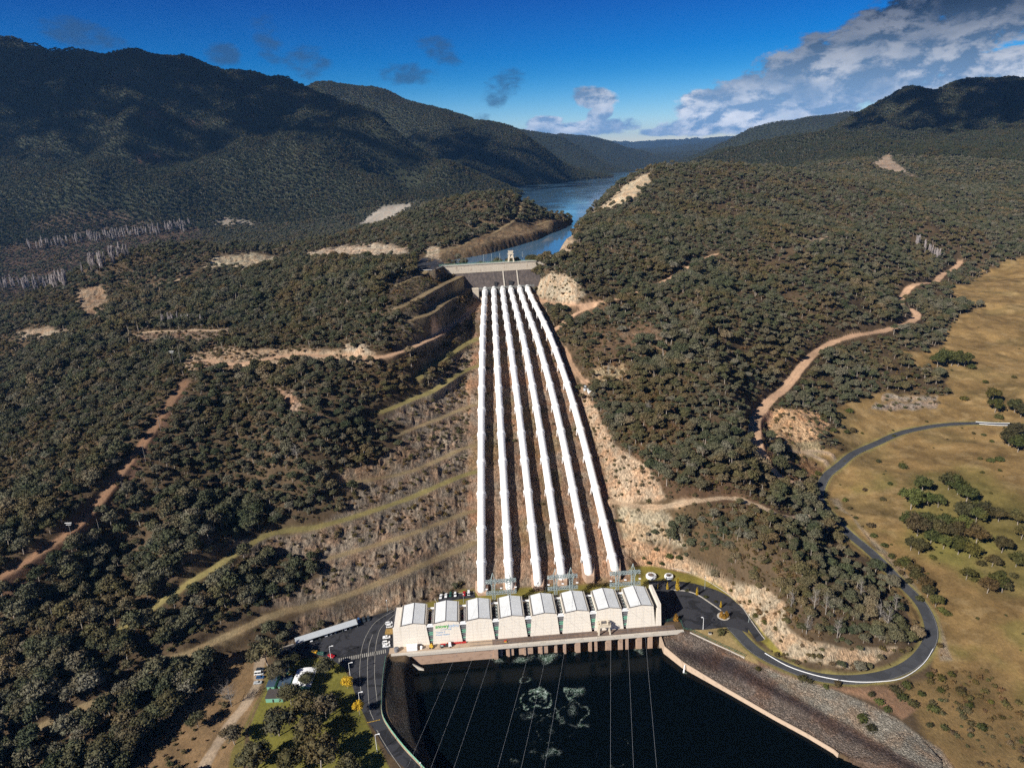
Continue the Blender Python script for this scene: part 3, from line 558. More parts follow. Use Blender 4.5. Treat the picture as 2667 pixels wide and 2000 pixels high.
# bare rock broken into real relief
rk = ROCK*sstep(GD, 300, 380)*(1-sstep(GD, 1300, 2000))
rk = rk*(ROCK > .6)*np.where(ROCK > 1.3, .12, 1.)
rel = (ridged(GX/6.5+.5*nz, GY/11, 4, 61)-.6)*2.6 + fbm(GX/2.4, GY/2.4, 2, 63)*.5
noroad = 1-np.clip(RMASK, 0, 1)
flatm = np.zeros(Z.shape); flatm[:] = 1
Z = Z + rk*rel*noroad*np.where(cm > .1, .32, np.where(GX < -20, 1.5, 1.))*np.where(GX > 95, np.where(GY < 372, .25, 1.), 1.)
dk = sstep(rel, -.2, -1.4)*rk*noroad
# ------------------------------------------------------------ ground sheet
def terrain_mesh():
    nv = NL*NA; co = np.stack([GX, GY, Z], -1).astype(np.float32).reshape(-1)
    idx = np.arange(nv, dtype=np.int32).reshape(NL, NA)
    q = np.stack([idx[:-1, :-1], idx[:-1, 1:], idx[1:, 1:], idx[1:, :-1]], -1).reshape(-1)
    me = bpy.data.meshes.new('ground'); nf = len(q)//4
    me.vertices.add(nv); me.vertices.foreach_set('co', co); me.loops.add(nf*4); me.loops.foreach_set('vertex_index', q)
    me.polygons.add(nf); me.polygons.foreach_set('loop_start', np.arange(0, nf*4, 4, dtype=np.int32)); me.polygons.foreach_set('loop_total', np.full(nf, 4, np.int32))
    me.polygons.foreach_set('use_smooth', np.ones(nf, bool))
    a = me.attributes.new('alb', 'FLOAT_COLOR', 'POINT'); al = np.concatenate([np.clip(ALB, .004, 1), ROCK[..., None]], -1).astype(np.float32)
    a.data.foreach_set('color', al.reshape(-1)); me.update()
    o = bpy.data.objects.new('ground', me); COL.objects.link(o); o['kind'] = 'structure'; return o
def ground_mat():
    m, k, b = new_mat('ground_cover'); P = pos(k)
    at_ = k.add('ShaderNodeAttribute', attribute_name='alb'); al = at_.outputs['Alpha']; rock = k.math('MINIMUM', al, 1.); rub = k.math('SUBTRACT', al, 1., clamp=True)
    n1 = k.noise(P, .55, 6, .72); n2 = k.noise(P, .09, 5, .6); n3 = k.noise(k.vmath('MULTIPLY', P, (1., .45, .45)), .9, 5, .75, .6)
    f = k.math('ADD', k.math('MULTIPLY', n1, 1.5), k.math('ADD', k.math('MULTIPLY', n2, .7), -.1))
    fr = k.smooth(n3, .36, .66); fr = k.math('ADD', .38, k.math('MULTIPLY', fr, .95))
    fac = k.mix(rock, (0, 0, 0, 1), (1, 1, 1, 1)); g = k.add('ShaderNodeMix'); g.data_type = 'FLOAT'; k.link(rock, g.inputs[0]); k.link(f, g.inputs[2]); k.link(fr, g.inputs[3])
    vo = k.add('ShaderNodeTexVoronoi'); vo.inputs['Scale'].default_value = 1.5; k.link(P, vo.inputs['Vector']); vs = k.add('ShaderNodeSeparateColor'); k.link(vo.outputs['Color'], vs.inputs[0]); st = k.math('ADD', .68, k.math('MULTIPLY', k.math('POWER', vs.outputs[0], 2.5), .95))
    g2 = k.add('ShaderNodeMix'); g2.data_type = 'FLOAT'; k.link(rub, g2.inputs[0]); k.link(g.outputs[0], g2.inputs[2]); k.link(st, g2.inputs[3]); g = g2
    cc = k.add('ShaderNodeCombineColor')
    for i in range(3): k.link(g.outputs[0], cc.inputs[i])
    hue = k.mix(k.math('MULTIPLY', k.smooth(n2, .4, .65), rock), (1, 1, 1, 1), (1.12, .92, .80, 1))
    c = k.mix(1., k.mix(1., at_.outputs['Color'], cc.outputs[0], 'MULTIPLY'), hue, 'MULTIPLY'); k.link(c, b.inputs['Base Color'])
    b.inputs['Roughness'].default_value = .95; b.inputs['Specular IOR Level'].default_value = .1
    bp = k.add('ShaderNodeBump'); bp.inputs['Strength'].default_value = .9; k.link(k.math('ADD', .12, k.math('MULTIPLY', rock, 1.1)), bp.inputs['Distance'])
    k.link(k.math('ADD', k.math('ADD', n3, k.math('MULTIPLY', n1, .5)), k.math('MULTIPLY', rub, k.math('MULTIPLY', vo.outputs['Distance'], -.6))), bp.inputs['Height']); k.link(bp.outputs[0], b.inputs['Normal']); return m
GROUND = terrain_mesh(); GROUND.data.materials.append(ground_mat())
# ------------------------------------------------------------ reservoir water
def flat_sheet(name, poly, z, mat, kind='structure'):
    bm = bmesh.new(); vs = [bm.verts.new((p[0], p[1], z if not hasattr(z, '__call__') else z(p))) for p in poly]; f = bm.faces.new(vs); bmesh.ops.triangulate(bm, faces=[f])
    bmesh.ops.recalc_face_normals(bm, faces=bm.faces)
    for f in bm.faces:
        if f.normal.z < 0: f.normal_flip()
    me = bpy.data.meshes.new(name); bm.to_mesh(me); bm.free(); me.materials.append(mat); o = bpy.data.objects.new(name, me); COL.objects.link(o)
    if kind: o['kind'] = kind
    return o
LAKE = [(-60, 932), (70, 946), (140, 1000), (420, 1500), (800, 2400), (1500, 4200), (2400, 7000), (3400, 9500), (900, 9500), (0, 5200), (-300, 3500), (-430, 2640), (-250, 2560), (-60, 2300), (-30, 1700), (-250, 1500), (-130, 1100)]
flat_sheet('reservoir_water', LAKE, 150, M['lake'])
# ------------------------------------------------------------ vegetation
def mesh_from(name, V, Fc, mats, midx=None, smooth=False):
    me = bpy.data.meshes.new(name); V = np.asarray(V, np.float32); me.vertices.add(len(V)); me.vertices.foreach_set('co', V.reshape(-1))
    ln = np.array([len(f) for f in Fc], np.int32); fl = np.concatenate([np.asarray(f, np.int32) for f in Fc]) if len(Fc) else np.zeros(0, np.int32)
    me.loops.add(len(fl)); me.loops.foreach_set('vertex_index', fl); me.polygons.add(len(ln))
    st = np.concatenate([[0], np.cumsum(ln)[:-1]]).astype(np.int32); me.polygons.foreach_set('loop_start', st); me.polygons.foreach_set('loop_total', ln)
    if midx is not None: me.polygons.foreach_set('material_index', np.asarray(midx, np.int32))
    if smooth: me.polygons.foreach_set('use_smooth', np.ones(len(ln), bool))
    for m in mats: me.materials.append(m)
    me.update(); return me
_ico = None
def ico():
    global _ico
    if _ico is None:
        bm = bmesh.new(); bmesh.ops.create_icosphere(bm, subdivisions=2, radius=1); _ico = (np.array([v.co[:] for v in bm.verts]), [tuple(v.index for v in f.verts) for f in bm.faces]); bm.free()
        bm = bmesh.new(); bmesh.ops.create_icosphere(bm, subdivisions=1, radius=1); _ico += (np.array([v.co[:] for v in bm.verts]), [tuple(v.index for v in f.verts) for f in bm.faces]); bm.free()
    return _ico
class MBd:
    def __init__(s): s.V = []; s.F = []; s.M = []; s.n = 0
    def add(s, V, Fc, mi=0):
        s.V.append(np.asarray(V, float)); s.F += [tuple(i+s.n for i in f) for f in Fc]; s.M += [mi]*len(Fc); s.n += len(V)
    def limb(s, a, b, r0, r1, mi=0, n=5):
        a = np.array(a, float); b = np.array(b, float); d = b-a; d /= np.linalg.norm(d)+1e-9; u = np.cross(d, (0, 0, 1.)) if abs(d[2]) < .95 else np.cross(d, (1., 0, 0)); u /= np.linalg.norm(u); w = np.cross(d, u)
        t = np.arange(n)*2*math.pi/n; ring = np.cos(t)[:, None]*u+np.sin(t)[:, None]*w
        s.add(np.vstack([a+ring*r0, b+ring*r1]), [(i, (i+1) % n, n+(i+1) % n, n+i) for i in range(n)]+[tuple(range(n, 2*n))], mi)
    def lobe(s, c, r, rg, leaves, ls, mi=0, lo=False, squash=.75):
        V0, F0, V1, F1 = ico(); V, Fc = (V1, F1) if lo else (V0, F0)
        k = .52*(1+.42*rg.standard_normal(len(V)).clip(-1.6, 1.6)); s.add(np.array(c)+V*k[:, None]*r*np.array([1, 1, squash]), Fc, mi)
        if leaves:
            d = rg.standard_normal((leaves, 3)); d[:, 2] = np.abs(d[:, 2])*.9-.25; d /= np.linalg.norm(d, axis=1)[:, None]
            p = np.array(c)+d*(r*(.62+.5*rg.random(leaves)))[:, None]*np.array([1, 1, squash]); a = rg.standard_normal((leaves, 3)); a /= np.linalg.norm(a, axis=1)[:, None]
            b = np.cross(a, d+rg.standard_normal((leaves, 3))*.7); b /= np.linalg.norm(b, axis=1)[:, None]+1e-9; z = (ls*(.6+.8*rg.random(leaves)))[:, None]
            V = np.stack([p-a*z-b*z*.5, p+a*z-b*z*.3, p+b*z*.9], 1).reshape(-1, 3); s.add(V, [(3*i, 3*i+1, 3*i+2) for i in range(leaves)], mi)
    def mesh(s, name, mats): return mesh_from(name, np.vstack(s.V), s.F, mats, s.M)
def gum(seed, h=12., R=4.5, lobes=8, leaves=105, ls=.50, lo=False, parts=False, matl='gum', low=.13):
    rg = np.random.default_rng(seed); tr = MBd(); cr = MBd() if parts else tr; mi = 0 if parts else 1
    lean = rg.uniform(-.08, .08, 2)*h; top = np.array([lean[0], lean[1], h*.62]); tr.limb((0, 0, -1.2), top*np.array([.5, .5, .55]), .34*h/12, .22*h/12); tr.limb(top*np.array([.5, .5, .55]), top, .22*h/12, .12*h/12)
    for i in range(lobes):
        a = i*2.4+rg.uniform(-.5, .5); rr = R*(.15+.62*math.sqrt((i+.5)/lobes)); zz = h*(low+(1-low)*(.80-.52*(rr/R)**1.4))+rg.uniform(-.06, .08)*h
        c = top*np.array([1, 1, 0])+np.array([rr*math.cos(a), rr*math.sin(a), zz]); r = R*rg.uniform(.42, .60)*(1.15-.3*rr/R)
        cr.lobe(c, r, rg, leaves, ls, mi, lo)
        if not lo: tr.limb(top*np.array([.8, .8, .75]), c-np.array([0, 0, r*.3]), .10*h/12, .05, n=4)
    if parts: return tr.mesh('trunk', [M['bark']]), cr.mesh('crown', [M[matl]])
    return tr.mesh('tree_variant', [M['bark'], M[matl]])
def clump(seed, R=8., h=9., n=7, matl='gum'):
    rg = np.random.default_rng(seed); b = MBd()
    for i in range(n):
        a = rg.uniform(0, 6.28); rr = R*math.sqrt(rg.random())*.8; b.lobe((rr*math.cos(a), rr*math.sin(a), h*rg.uniform(.35, .75)), R*rg.uniform(.28, .42), rg, 10, 1.3, 0, True, .9)
    return b.mesh('clump_variant', [M[matl]])
def shrub(seed, R=1.6, leaves=90, ls=.28, matl='scrub', n=4):
    rg = np.random.default_rng(seed); b = MBd()
    for i in range(n):
        a = rg.uniform(0, 6.28); rr = R*.45*rg.random(); b.lobe((rr*math.cos(a), rr*math.sin(a), R*rg.uniform(.25, .6)), R*rg.uniform(.5, .75), rg, leaves//n, ls, 0, True, .8)
    return b.mesh('shrub_variant', [M[matl]])
def bare(seed, h=10., R=3., n=26, mat='deadwood', w=1.):
    rg = np.random.default_rng(seed); b = MBd(); b.limb((0, 0, -1), (0, 0, h*.5), .2*w, .13*w); b.limb((0, 0, h*.5), (rg.uniform(-.3, .3), 0, h*.9), .13*w, .04*w, n=4)
    for i in range(n):
        z = h*(.2+.65*rg.random()); a = rg.uniform(0, 6.28); L = R*rg.uniform(.5, 1.)*(1.1-.6*z/h); e = np.array([L*math.cos(a), L*math.sin(a), z+L*rg.uniform(.6, 1.3)]); b.limb((0, 0, z), e, .07*w, .025*w, n=3)
        for q in range(3): m_ = e*.6+np.array([0, 0, z*.4]); b.limb(m_, m_+rg.standard_normal(3)*L*.3+np.array([0, 0, L*.3]), .04*w, .015*w, n=3)
    return b.mesh('bare_tree', [M[mat]])
def variant_coll(name, meshes):
    c = bpy.data.collections.new(name)
    for i, me in enumerate(meshes): o = bpy.data.objects.new('%s_%02d' % (name, i), me); c.objects.link(o)
    return c
VG = variant_coll('gum_kind', [gum(100+i, h=h, R=R, lobes=l) for i, (h, R, l) in enumerate([(10, 4.4, 9), (11.5, 4.0, 8), (8.5, 4.2, 8), (11, 5.0, 11), (7, 3.2, 6), (12.5, 4.6, 9), (14, 3.6, 7), (9, 5.6, 10), (6, 3.8, 7)])])
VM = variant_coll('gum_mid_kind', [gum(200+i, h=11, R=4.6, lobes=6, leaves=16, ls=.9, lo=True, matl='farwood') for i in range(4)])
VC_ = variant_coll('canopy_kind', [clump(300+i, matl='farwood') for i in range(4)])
VS = variant_coll('scrub_kind', [shrub(400+i) for i in range(5)])
def scatter_nodes(coll):
    g = bpy.data.node_groups.new('scatter', 'GeometryNodeTree'); g.interface.new_socket('Geometry', in_out='INPUT', socket_type='NodeSocketGeometry'); g.interface.new_socket('Geometry', in_out='OUTPUT', socket_type='NodeSocketGeometry')
    n = g.nodes; gi = n.new('NodeGroupInput'); go = n.new('NodeGroupOutput'); ip = n.new('GeometryNodeInstanceOnPoints'); ci = n.new('GeometryNodeCollectionInfo')
    ci.inputs[0].default_value = coll; ci.inputs['Separate Children'].default_value = True; ci.inputs['Reset Children'].default_value = True
    def attr(nm, ty):
        a = n.new('GeometryNodeInputNamedAttribute'); a.data_type = ty; a.inputs[0].default_value = nm; return a.outputs[0]
    g.links.new(gi.outputs[0], ip.inputs['Points']); g.links.new(ci.outputs[0], ip.inputs['Instance']); ip.inputs['Pick Instance'].default_value = True
    g.links.new(attr('kind_index', 'INT'), ip.inputs['Instance Index']); g.links.new(attr('turn', 'FLOAT_VECTOR'), ip.inputs['Rotation']); g.links.new(attr('size', 'FLOAT_VECTOR'), ip.inputs['Scale'])
    g.links.new(ip.outputs[0], go.inputs[0]); return g
def scatter(name, P, S, coll, label, cat, mats, seed=0, tilt=.06):
    rg = np.random.default_rng(seed); n = len(P); me = bpy.data.meshes.new(name); me.vertices.add(n); me.vertices.foreach_set('co', P.astype(np.float32).reshape(-1))
    a = me.attributes.new('kind_index', 'INT', 'POINT'); a.data.foreach_set('value', rg.integers(0, len(coll.objects), n).astype(np.int32))
    r = np.stack([rg.uniform(-tilt, tilt, n), rg.uniform(-tilt, tilt, n), rg.uniform(0, 6.28, n)], 1).astype(np.float32)
    a = me.attributes.new('turn', 'FLOAT_VECTOR', 'POINT'); a.data.foreach_set('vector', r.reshape(-1))
    s = np.stack([S, S, S*rg.uniform(.8, 1.2, n)], 1).astype(np.float32); a = me.attributes.new('size', 'FLOAT_VECTOR', 'POINT'); a.data.foreach_set('vector', s.reshape(-1))
    o = bpy.data.objects.new(name, me); COL.objects.link(o); m = o.modifiers.new('scatter', 'NODES'); m.node_group = scatter_nodes(coll)
    o['kind'] = 'stuff'; o['label'] = label; o['category'] = cat; return o
SLP = (Z-H)/GD; VISM = np.maximum.accumulate(SLP, 0)
def visible(x, y, z, tol):
    D = np.hypot(x, y); s = (z+10-H)/D; v = bilin(VISM, gA, gL, np.arctan2(x, y), np.log(D)-.01); return s > v-tol
def jgrid(sp, D0, D1, rg, amax=.87):
    X1 = D1*math.sin(amax); xs = np.arange(-X1, X1, sp); ys = np.arange(D0*math.cos(amax)*.9, D1, sp); X, Y = np.meshgrid(xs, ys); X = X+rg.uniform(-.5, .5, X.shape)*sp; Y = Y+rg.uniform(-.5, .5, Y.shape)*sp
    D = np.hypot(X, Y); m = (D > D0) & (D < D1) & (np.abs(np.arctan2(X, Y)) < amax); return X[m], Y[m]
WL = np.where(Z < 150.5, 1., 0.)
def forest_pts(sp, D0, D1, seed, tol, layer, gain=1., clear=2.5):
    rg = np.random.default_rng(seed); x, y = jgrid(sp, D0, D1, rg); z = hgt(x, y); d = bilin(layer, gA, gL, np.arctan2(x, y), np.log(np.hypot(x, y)))*gain
    patch = np.maximum(sstep(fbm(x/48, y/48, 4, 71), -.42, .14), sstep(np.hypot(x, y), 2200, 2800))
    lake = (z < 151.5) & inpoly(x, y, LAKE)
    rm = bilin(RMASK, gA, gL, np.arctan2(x, y), np.log(np.hypot(x, y)))
    k = (rg.random(len(x)) < d*(np.where(x < -130, .62, .34)+np.where(x < -130, .38, .66)*patch)) & ~lake & (rm < .5) & visible(x, y, z, tol); return np.stack([x, y, z], 1)[k], rg
YD = np.array(YARD)
P1, rg = forest_pts(5.5, 180, 1150, 1, .02, DENS*(1-(inpoly(GX, GY, YARD) | inpoly(GX, GY, BASIN)))*(GY > 0), 1.1); S1 = (.42+.82*rg.random(len(P1))**1.15)*(.72+.42*sstep(fbm(P1[:, 0]/70, P1[:, 1]/70, 3, 73), -.3, .4))
P2, rg = forest_pts(6.6, 1150, 2600, 2, .004, DENS, 1.15); S2 = .45+.6*rg.random(len(P2))
P3, rg = forest_pts(9.5, 2600, 6000, 3, .0012, DENS, 1.3); S3 = rg.uniform(.85, 1.5, len(P3))
P4, rg = forest_pts(24, 6000, 11000, 4, .001, DENS, 1.3); S4 = rg.uniform(.9, 1.4, len(P4))
PS, rg = forest_pts(2.9, 180, 900, 5, .01, SCR*(1-(inpoly(GX, GY, YARD) | inpoly(GX, GY, BASIN))), 1.); SS = .45+1.15*rg.random(len(PS))**1.4
# the gums that show largest become things of their own
px, py, pw = proj(P1+np.array([0, 0, 5.]))
ok = (px > 5) & (px < 2660) & (py > 5) & (py < 1995) & visible(P1[:, 0], P1[:, 1], P1[:, 2]-7, .003)
ordr = np.argsort(-(S1*F/pw)*ok)[:250]; sel = np.zeros(len(P1), bool); sel[ordr] = True
FST = scatter('gum_forest', P1[~sel], S1[~sel], VG, 'dense olive gum forest covering the slopes on both sides of the white pipes', 'forest', None, 1)
scatter('distant_forest', P2, S2, VG, 'finer textured gum forest on the hills behind the dam and in the far valley', 'forest', None, 2)
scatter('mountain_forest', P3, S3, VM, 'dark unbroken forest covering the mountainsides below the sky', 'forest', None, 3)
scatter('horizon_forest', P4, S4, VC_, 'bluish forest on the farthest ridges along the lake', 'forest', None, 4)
scatter('hillside_scrub', PS, SS, VS, 'low brown scrub between the trees and on the rocky cuttings', 'scrub', None, 5)
print('TREES', len(P1), len(P2), len(P3), len(P4), len(PS))
def tag(o, label, cat, group=None):
    o['label'] = label; o['category'] = cat
    if group: o['group'] = group
    return o
def link(name, data, parent=None, loc=None):
    o = bpy.data.objects.new(name, data); COL.objects.link(o)
    if parent is not None: o.parent = parent
    if loc is not None: o.location = loc
    return o
def empty(name, loc, rz=0., label=None, cat=None, group=None):
    o = bpy.data.objects.new(name, None); COL.objects.link(o); o.location = loc; o.rotation_euler = (0, 0, rz); o.empty_display_size = 1
    if label: tag(o, label, cat, group)
    return o
TV = [gum(500+i, h=h, R=R, lobes=l, leaves=80, ls=.5, parts=True) for i, (h, R, l) in enumerate([(10, 4.4, 9), (11.5, 4.0, 8), (8.5, 4.2, 8), (11, 5.0, 11), (12.5, 4.6, 9)])]
def tree(name, loc, s, v, rz, label, cat, group=None, sz=1.):
    e = empty(name, loc, rz, label, cat, group); e.scale = (s, s, s*sz); link('trunk', v[0], e); link('crown', v[1], e); return e
for j, i in enumerate(ordr):
    x_, y_ = px[i], py[i]
    if x_ < 700: lb, gp = ('olive gum tree in the dense wood below the power line track at lower left', 'gum trees of the lower left wood')
    elif x_ < 1300: lb, gp = ('gum tree growing on the terraced slope left of the pipes', 'gum trees on the terraced slope')
    else: lb, gp = ('grey green gum tree on the wooded spur above the road bend', 'gum trees on the spur above the bend')
    tree('gum_tree', tuple(P1[i]-np.array([0, 0, .2])), float(S1[i]), TV[j % 5], float(RNG.uniform(0, 6.28)), lb, 'tree', gp)
# ------------------------------------------------------------ mesh collecting
class MB:
    def __init__(s): s.bm = bmesh.new(); s.mats = []; s.cur = 0
    def use(s, m):
        m = M[m] if isinstance(m, str) else m
        if m not in s.mats: s.mats.append(m)
        s.cur = s.mats.index(m); return s
    def face(s, vs):
        try: f = s.bm.faces.new(vs); f.material_index = s.cur; return f
        except ValueError: return None
    def hexa(s, b, t):
        v = [s.bm.verts.new(p) for p in list(b)+list(t)]
        for q in ((3, 2, 1, 0), (4, 5, 6, 7), (0, 1, 5, 4), (1, 2, 6, 5), (2, 3, 7, 6), (3, 0, 4, 7)): s.face([v[i] for i in q])
        return s
    def box(s, x0, x1, y0, y1, z0, z1):
        return s.hexa([(x0, y0, z0), (x1, y0, z0), (x1, y1, z0), (x0, y1, z0)], [(x0, y0, z1), (x1, y0, z1), (x1, y1, z1), (x0, y1, z1)])
    def bar(s, a, b, w, h=None, n=4):
        h = w if h is None else h; a = Vector(a); b = Vector(b); d = (b-a).normalized(); up = Vector((0, 0, 1)) if abs(d.z) < .95 else Vector((0, 1, 0)); u = d.cross(up).normalized(); v = u.cross(d)
        if n == 4: A = [a+u*sx*w/2+v*sy*h/2 for sx, sy in ((-1, -1), (1, -1), (1, 1), (-1, 1))]; B = [p+(b-a) for p in A]
        else: A = [a+(u*math.cos(t*2*math.pi/n)+v*math.sin(t*2*math.pi/n))*w/2 for t in range(n)]; B = [b+(u*math.cos(t*2*math.pi/n)+v*math.sin(t*2*math.pi/n))*h/2 for t in range(n)]
        A = [s.bm.verts.new(p) for p in A]; B = [s.bm.verts.new(p) for p in B]; m = len(A)
        for i in range(m): s.face([A[i], A[(i+1) % m], B[(i+1) % m], B[i]])
        s.face(A[::-1]); s.face(B); return s
    def prism(s, poly, z0, z1):
        A = [s.bm.verts.new((p[0], p[1], z0)) for p in poly]; B = [s.bm.verts.new((p[0], p[1], z1)) for p in poly]; m = len(A)
        for i in range(m): s.face([A[i], A[(i+1) % m], B[(i+1) % m], B[i]])
        s.face(A[::-1]); s.face(B); return s
    def lathe(s, prof, c=(0, 0, 0), n=20, axis='z'):
        R = []
        for r, z in prof:
            R.append([s.bm.verts.new((c[0]+r*math.cos(t*2*math.pi/n), c[1]+r*math.sin(t*2*math.pi/n), c[2]+z) if axis == 'z' else (c[0]+z, c[1]+r*math.cos(t*2*math.pi/n), c[2]+r*math.sin(t*2*math.pi/n)) if axis == 'x' else
                                     (c[0]+r*math.cos(t*2*math.pi/n), c[1]+z, c[2]+r*math.sin(t*2*math.pi/n))) for t in range(n)])
        for a, b in zip(R, R[1:]):
            for i in range(n): s.face([a[i], a[(i+1) % n], b[(i+1) % n], b[i]])
        s.face(R[0][::-1]); s.face(R[-1]); return s
    def build(s, name, parent=None, smooth=False, loc=None):
        bmesh.ops.recalc_face_normals(s.bm, faces=s.bm.faces); me = bpy.data.meshes.new(name); s.bm.to_mesh(me); s.bm.free()
        for m in s.mats: me.materials.append(m)
        if smooth:
            me.polygons.foreach_set('use_smooth', np.ones(len(me.polygons), bool))
            try: me.set_sharp_from_angle(angle=math.radians(35))
            except Exception: pass
        return link(name, me, parent, loc)
def dup(root, loc, rz, label=None, cat=None, group=None, scale=None):
    r = root.copy(); COL.objects.link(r); r.location = loc; r.rotation_euler = (0, 0, rz)
    if label: r['label'] = label
    if cat: r['category'] = cat
    if group: r['group'] = group
    if scale: r.scale = scale
    for ch in list(root.children):
        c = ch.copy(); COL.objects.link(c); c.parent = r
        for g in list(ch.children): d = g.copy(); COL.objects.link(d); d.parent = c
    return r
# ------------------------------------------------------------ turbine hall
PHA = math.atan2(9.6, 164.7); CO, SI = math.cos(PHA), math.sin(PHA)
def ph(s, t, z=0.): return (-79+s*CO-t*SI, 349.5+s*SI+t*CO, z)
def inv(x, y): dx, dy = x+79, y-349.5; return dx*CO+dy*SI, -dx*SI+dy*CO
HALL = empty('power_station', ph(0, 0), PHA, 'long pale concrete turbine hall of eight gabled blocks beside the dark tailwater', 'power station')
DP = 19.6
def hall_bay(i):
    s0 = 3.4+20.1*i; x0, x1, a, b = s0, s0+18.3, s0+1.35, s0+16.75; m = (a+b)/2-.2; e, r = 15.2, 16.35
    w = MB().use('hall_wall'); F_ = [(x0, 0, 0), (x1, 0, 0), (b, 0, e), (m, 0, r), (a, 0, e)]; B_ = [(x, DP, z) for x, y, z in F_]
    f = [w.bm.verts.new(p) for p in F_]; k = [w.bm.verts.new(p) for p in B_]
    w.face(f); w.face(k[::-1])
    for j in range(5): w.face([f[j], k[j], k[(j+1) % 5], f[(j+1) % 5]])
    wall = w.build('hall_block', HALL)
    rf = MB().use('hall_roof')
    for p, q, pz, qz in ((a+1.0, m-.12, e+.12, r+.28), (m+.12, b-1.0, r+.28, e+.12)):
        rf.hexa([(p, -.35, pz), (q, -.35, qz), (q, DP+.3, qz), (p, DP+.3, pz)], [(p, -.35, pz+.3), (q, -.35, qz+.3), (q, DP+.3, qz+.3), (p, DP+.3, pz+.3)])
    roof = rf.build('roof', wall)
    t = MB().use('trim'); t.bar((m, -.4, r+.62), (m, DP+.35, r+.62), .35, .22)
    t.bar((a-.1, -.42, e+.25), (m, -.42, r+.42), .16, .34); t.bar((m, -.42, r+.42), (b+.1, -.42, e+.25), .16, .34); t.build('roof_edging', wall)
    g = MB().use('kerb')
    for p in (a+.15, b-.15): g.box(p-.3, p+.3, -.1, DP+.1, e-.3, e+.42)
    g.use('trim')
    for p in (a+.72, b-.72): g.box(p-.22, p+.22, -.05, DP, e+.05, e+.2)
    g.build('side_gutter', wall)
    return s0
for i in range(8): hall_bay(i)
for i in range(7):   # recess between two blocks: floor dark for its shade, louvred front, cross beams, plant, white slab painting the sunlit wall
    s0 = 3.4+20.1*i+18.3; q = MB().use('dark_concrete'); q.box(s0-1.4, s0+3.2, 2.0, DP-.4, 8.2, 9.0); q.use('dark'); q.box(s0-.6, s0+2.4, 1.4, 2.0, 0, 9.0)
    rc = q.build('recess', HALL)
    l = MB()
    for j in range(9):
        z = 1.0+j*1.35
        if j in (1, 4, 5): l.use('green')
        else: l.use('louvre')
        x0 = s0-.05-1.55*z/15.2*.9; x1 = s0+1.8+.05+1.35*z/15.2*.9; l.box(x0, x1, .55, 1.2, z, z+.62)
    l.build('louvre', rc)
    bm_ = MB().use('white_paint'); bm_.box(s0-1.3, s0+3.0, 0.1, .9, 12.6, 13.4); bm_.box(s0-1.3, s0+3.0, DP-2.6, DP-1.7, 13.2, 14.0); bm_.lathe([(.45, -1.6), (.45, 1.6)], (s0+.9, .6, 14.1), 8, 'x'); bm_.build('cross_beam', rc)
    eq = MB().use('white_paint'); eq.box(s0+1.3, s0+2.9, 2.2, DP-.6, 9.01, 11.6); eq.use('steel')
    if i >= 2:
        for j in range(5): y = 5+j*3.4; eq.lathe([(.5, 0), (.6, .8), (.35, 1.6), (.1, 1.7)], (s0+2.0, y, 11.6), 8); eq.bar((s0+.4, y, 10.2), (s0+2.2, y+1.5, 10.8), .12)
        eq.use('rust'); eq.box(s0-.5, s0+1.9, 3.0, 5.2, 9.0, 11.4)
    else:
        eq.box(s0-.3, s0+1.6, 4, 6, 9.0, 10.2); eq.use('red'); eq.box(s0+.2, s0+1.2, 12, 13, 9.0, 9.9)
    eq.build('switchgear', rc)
e = MB().use('hall_wall'); e.hexa([(-.6, 0, 0), (3.38, 0, 0), (3.38, DP, 0), (-.6, DP, 0)], [(.2, 0, 14.6), (4.7, 0, 14.6), (4.7, DP, 14.6), (.2, DP, 14.6)]); e.use('trim'); e.box(.05, .45, -.05, DP, 14.6, 14.9); e.build('end_block', HALL)
e = MB().use('hall_wall'); e.hexa([(162.4, 0, 0), (166.2, 0, 0), (166.2, DP+1, 0), (162.4, DP+1, 0)], [(163.6, .1, 16.0), (165.6, .1, 16.0), (165.6, DP+1, 16.0), (163.6, DP+1, 16.0)]); e.use('dark'); e.box(160.4, 163.4, .6, DP-.4, 13.2, 13.8); e.build('end_block', HALL)
# rear plinth with pipe stubs
e = MB().use('kerb'); e.box(20, 166, DP+.5, DP+1.5, 0, 1.6); 
for i in range(13): s_ = 42+i*9.6; e.lathe([(.7, -3.9), (.7, 3.9)], (s_, DP+4.6, 1.1), 10, 'x')
e.build('cooling_pipe', HALL)
def text(body, size, loc, mat, parent, bold=0., name='lettering', wx=1.):
    cu = bpy.data.curves.new(name, 'FONT'); cu.body = body; cu.size = size; cu.extrude = .03; cu.offset = bold; cu.space_character = 1.02
    o = bpy.data.objects.new(name, cu); COL.objects.link(o); bpy.context.view_layer.update(); dg = bpy.context.evaluated_depsgraph_get(); me = bpy.data.meshes.new_from_object(o.evaluated_get(dg)); bpy.data.objects.remove(o)
    me.materials.clear(); me.materials.append(M[mat]); p = link(name, me, parent, loc); p.rotation_euler = (math.pi/2, 0, 0); p.scale = (wx, 1, 1); return p
M['lgreen'] = plain('green_lettering', (.02, .36, .04), .6, .05); M['lblue'] = plain('blue_lettering', (.22, .42, .68), .6, .05)
text('snowy', 3.2, (3.4+20.1+2.3, -.06, 11.6), 'lgreen', HALL, .07, wx=.98); text('hydro', 3.2, (3.4+20.1+9.9, -.06, 11.6), 'lblue', HALL, 0, wx=.86)
text('renewable energy', .85, (3.4+20.1+5.2, -.06, 10.0), 'lblue', HALL, 0, wx=1.1)
text('Tumut 3', 1.5, (3.4+20.1+2.5, -.06, 7.9), 'lblue', HALL, .01); text('Power Station', 1.4, (3.4+20.1+2.5, -.06, 6.2), 'lblue', HALL, .01)
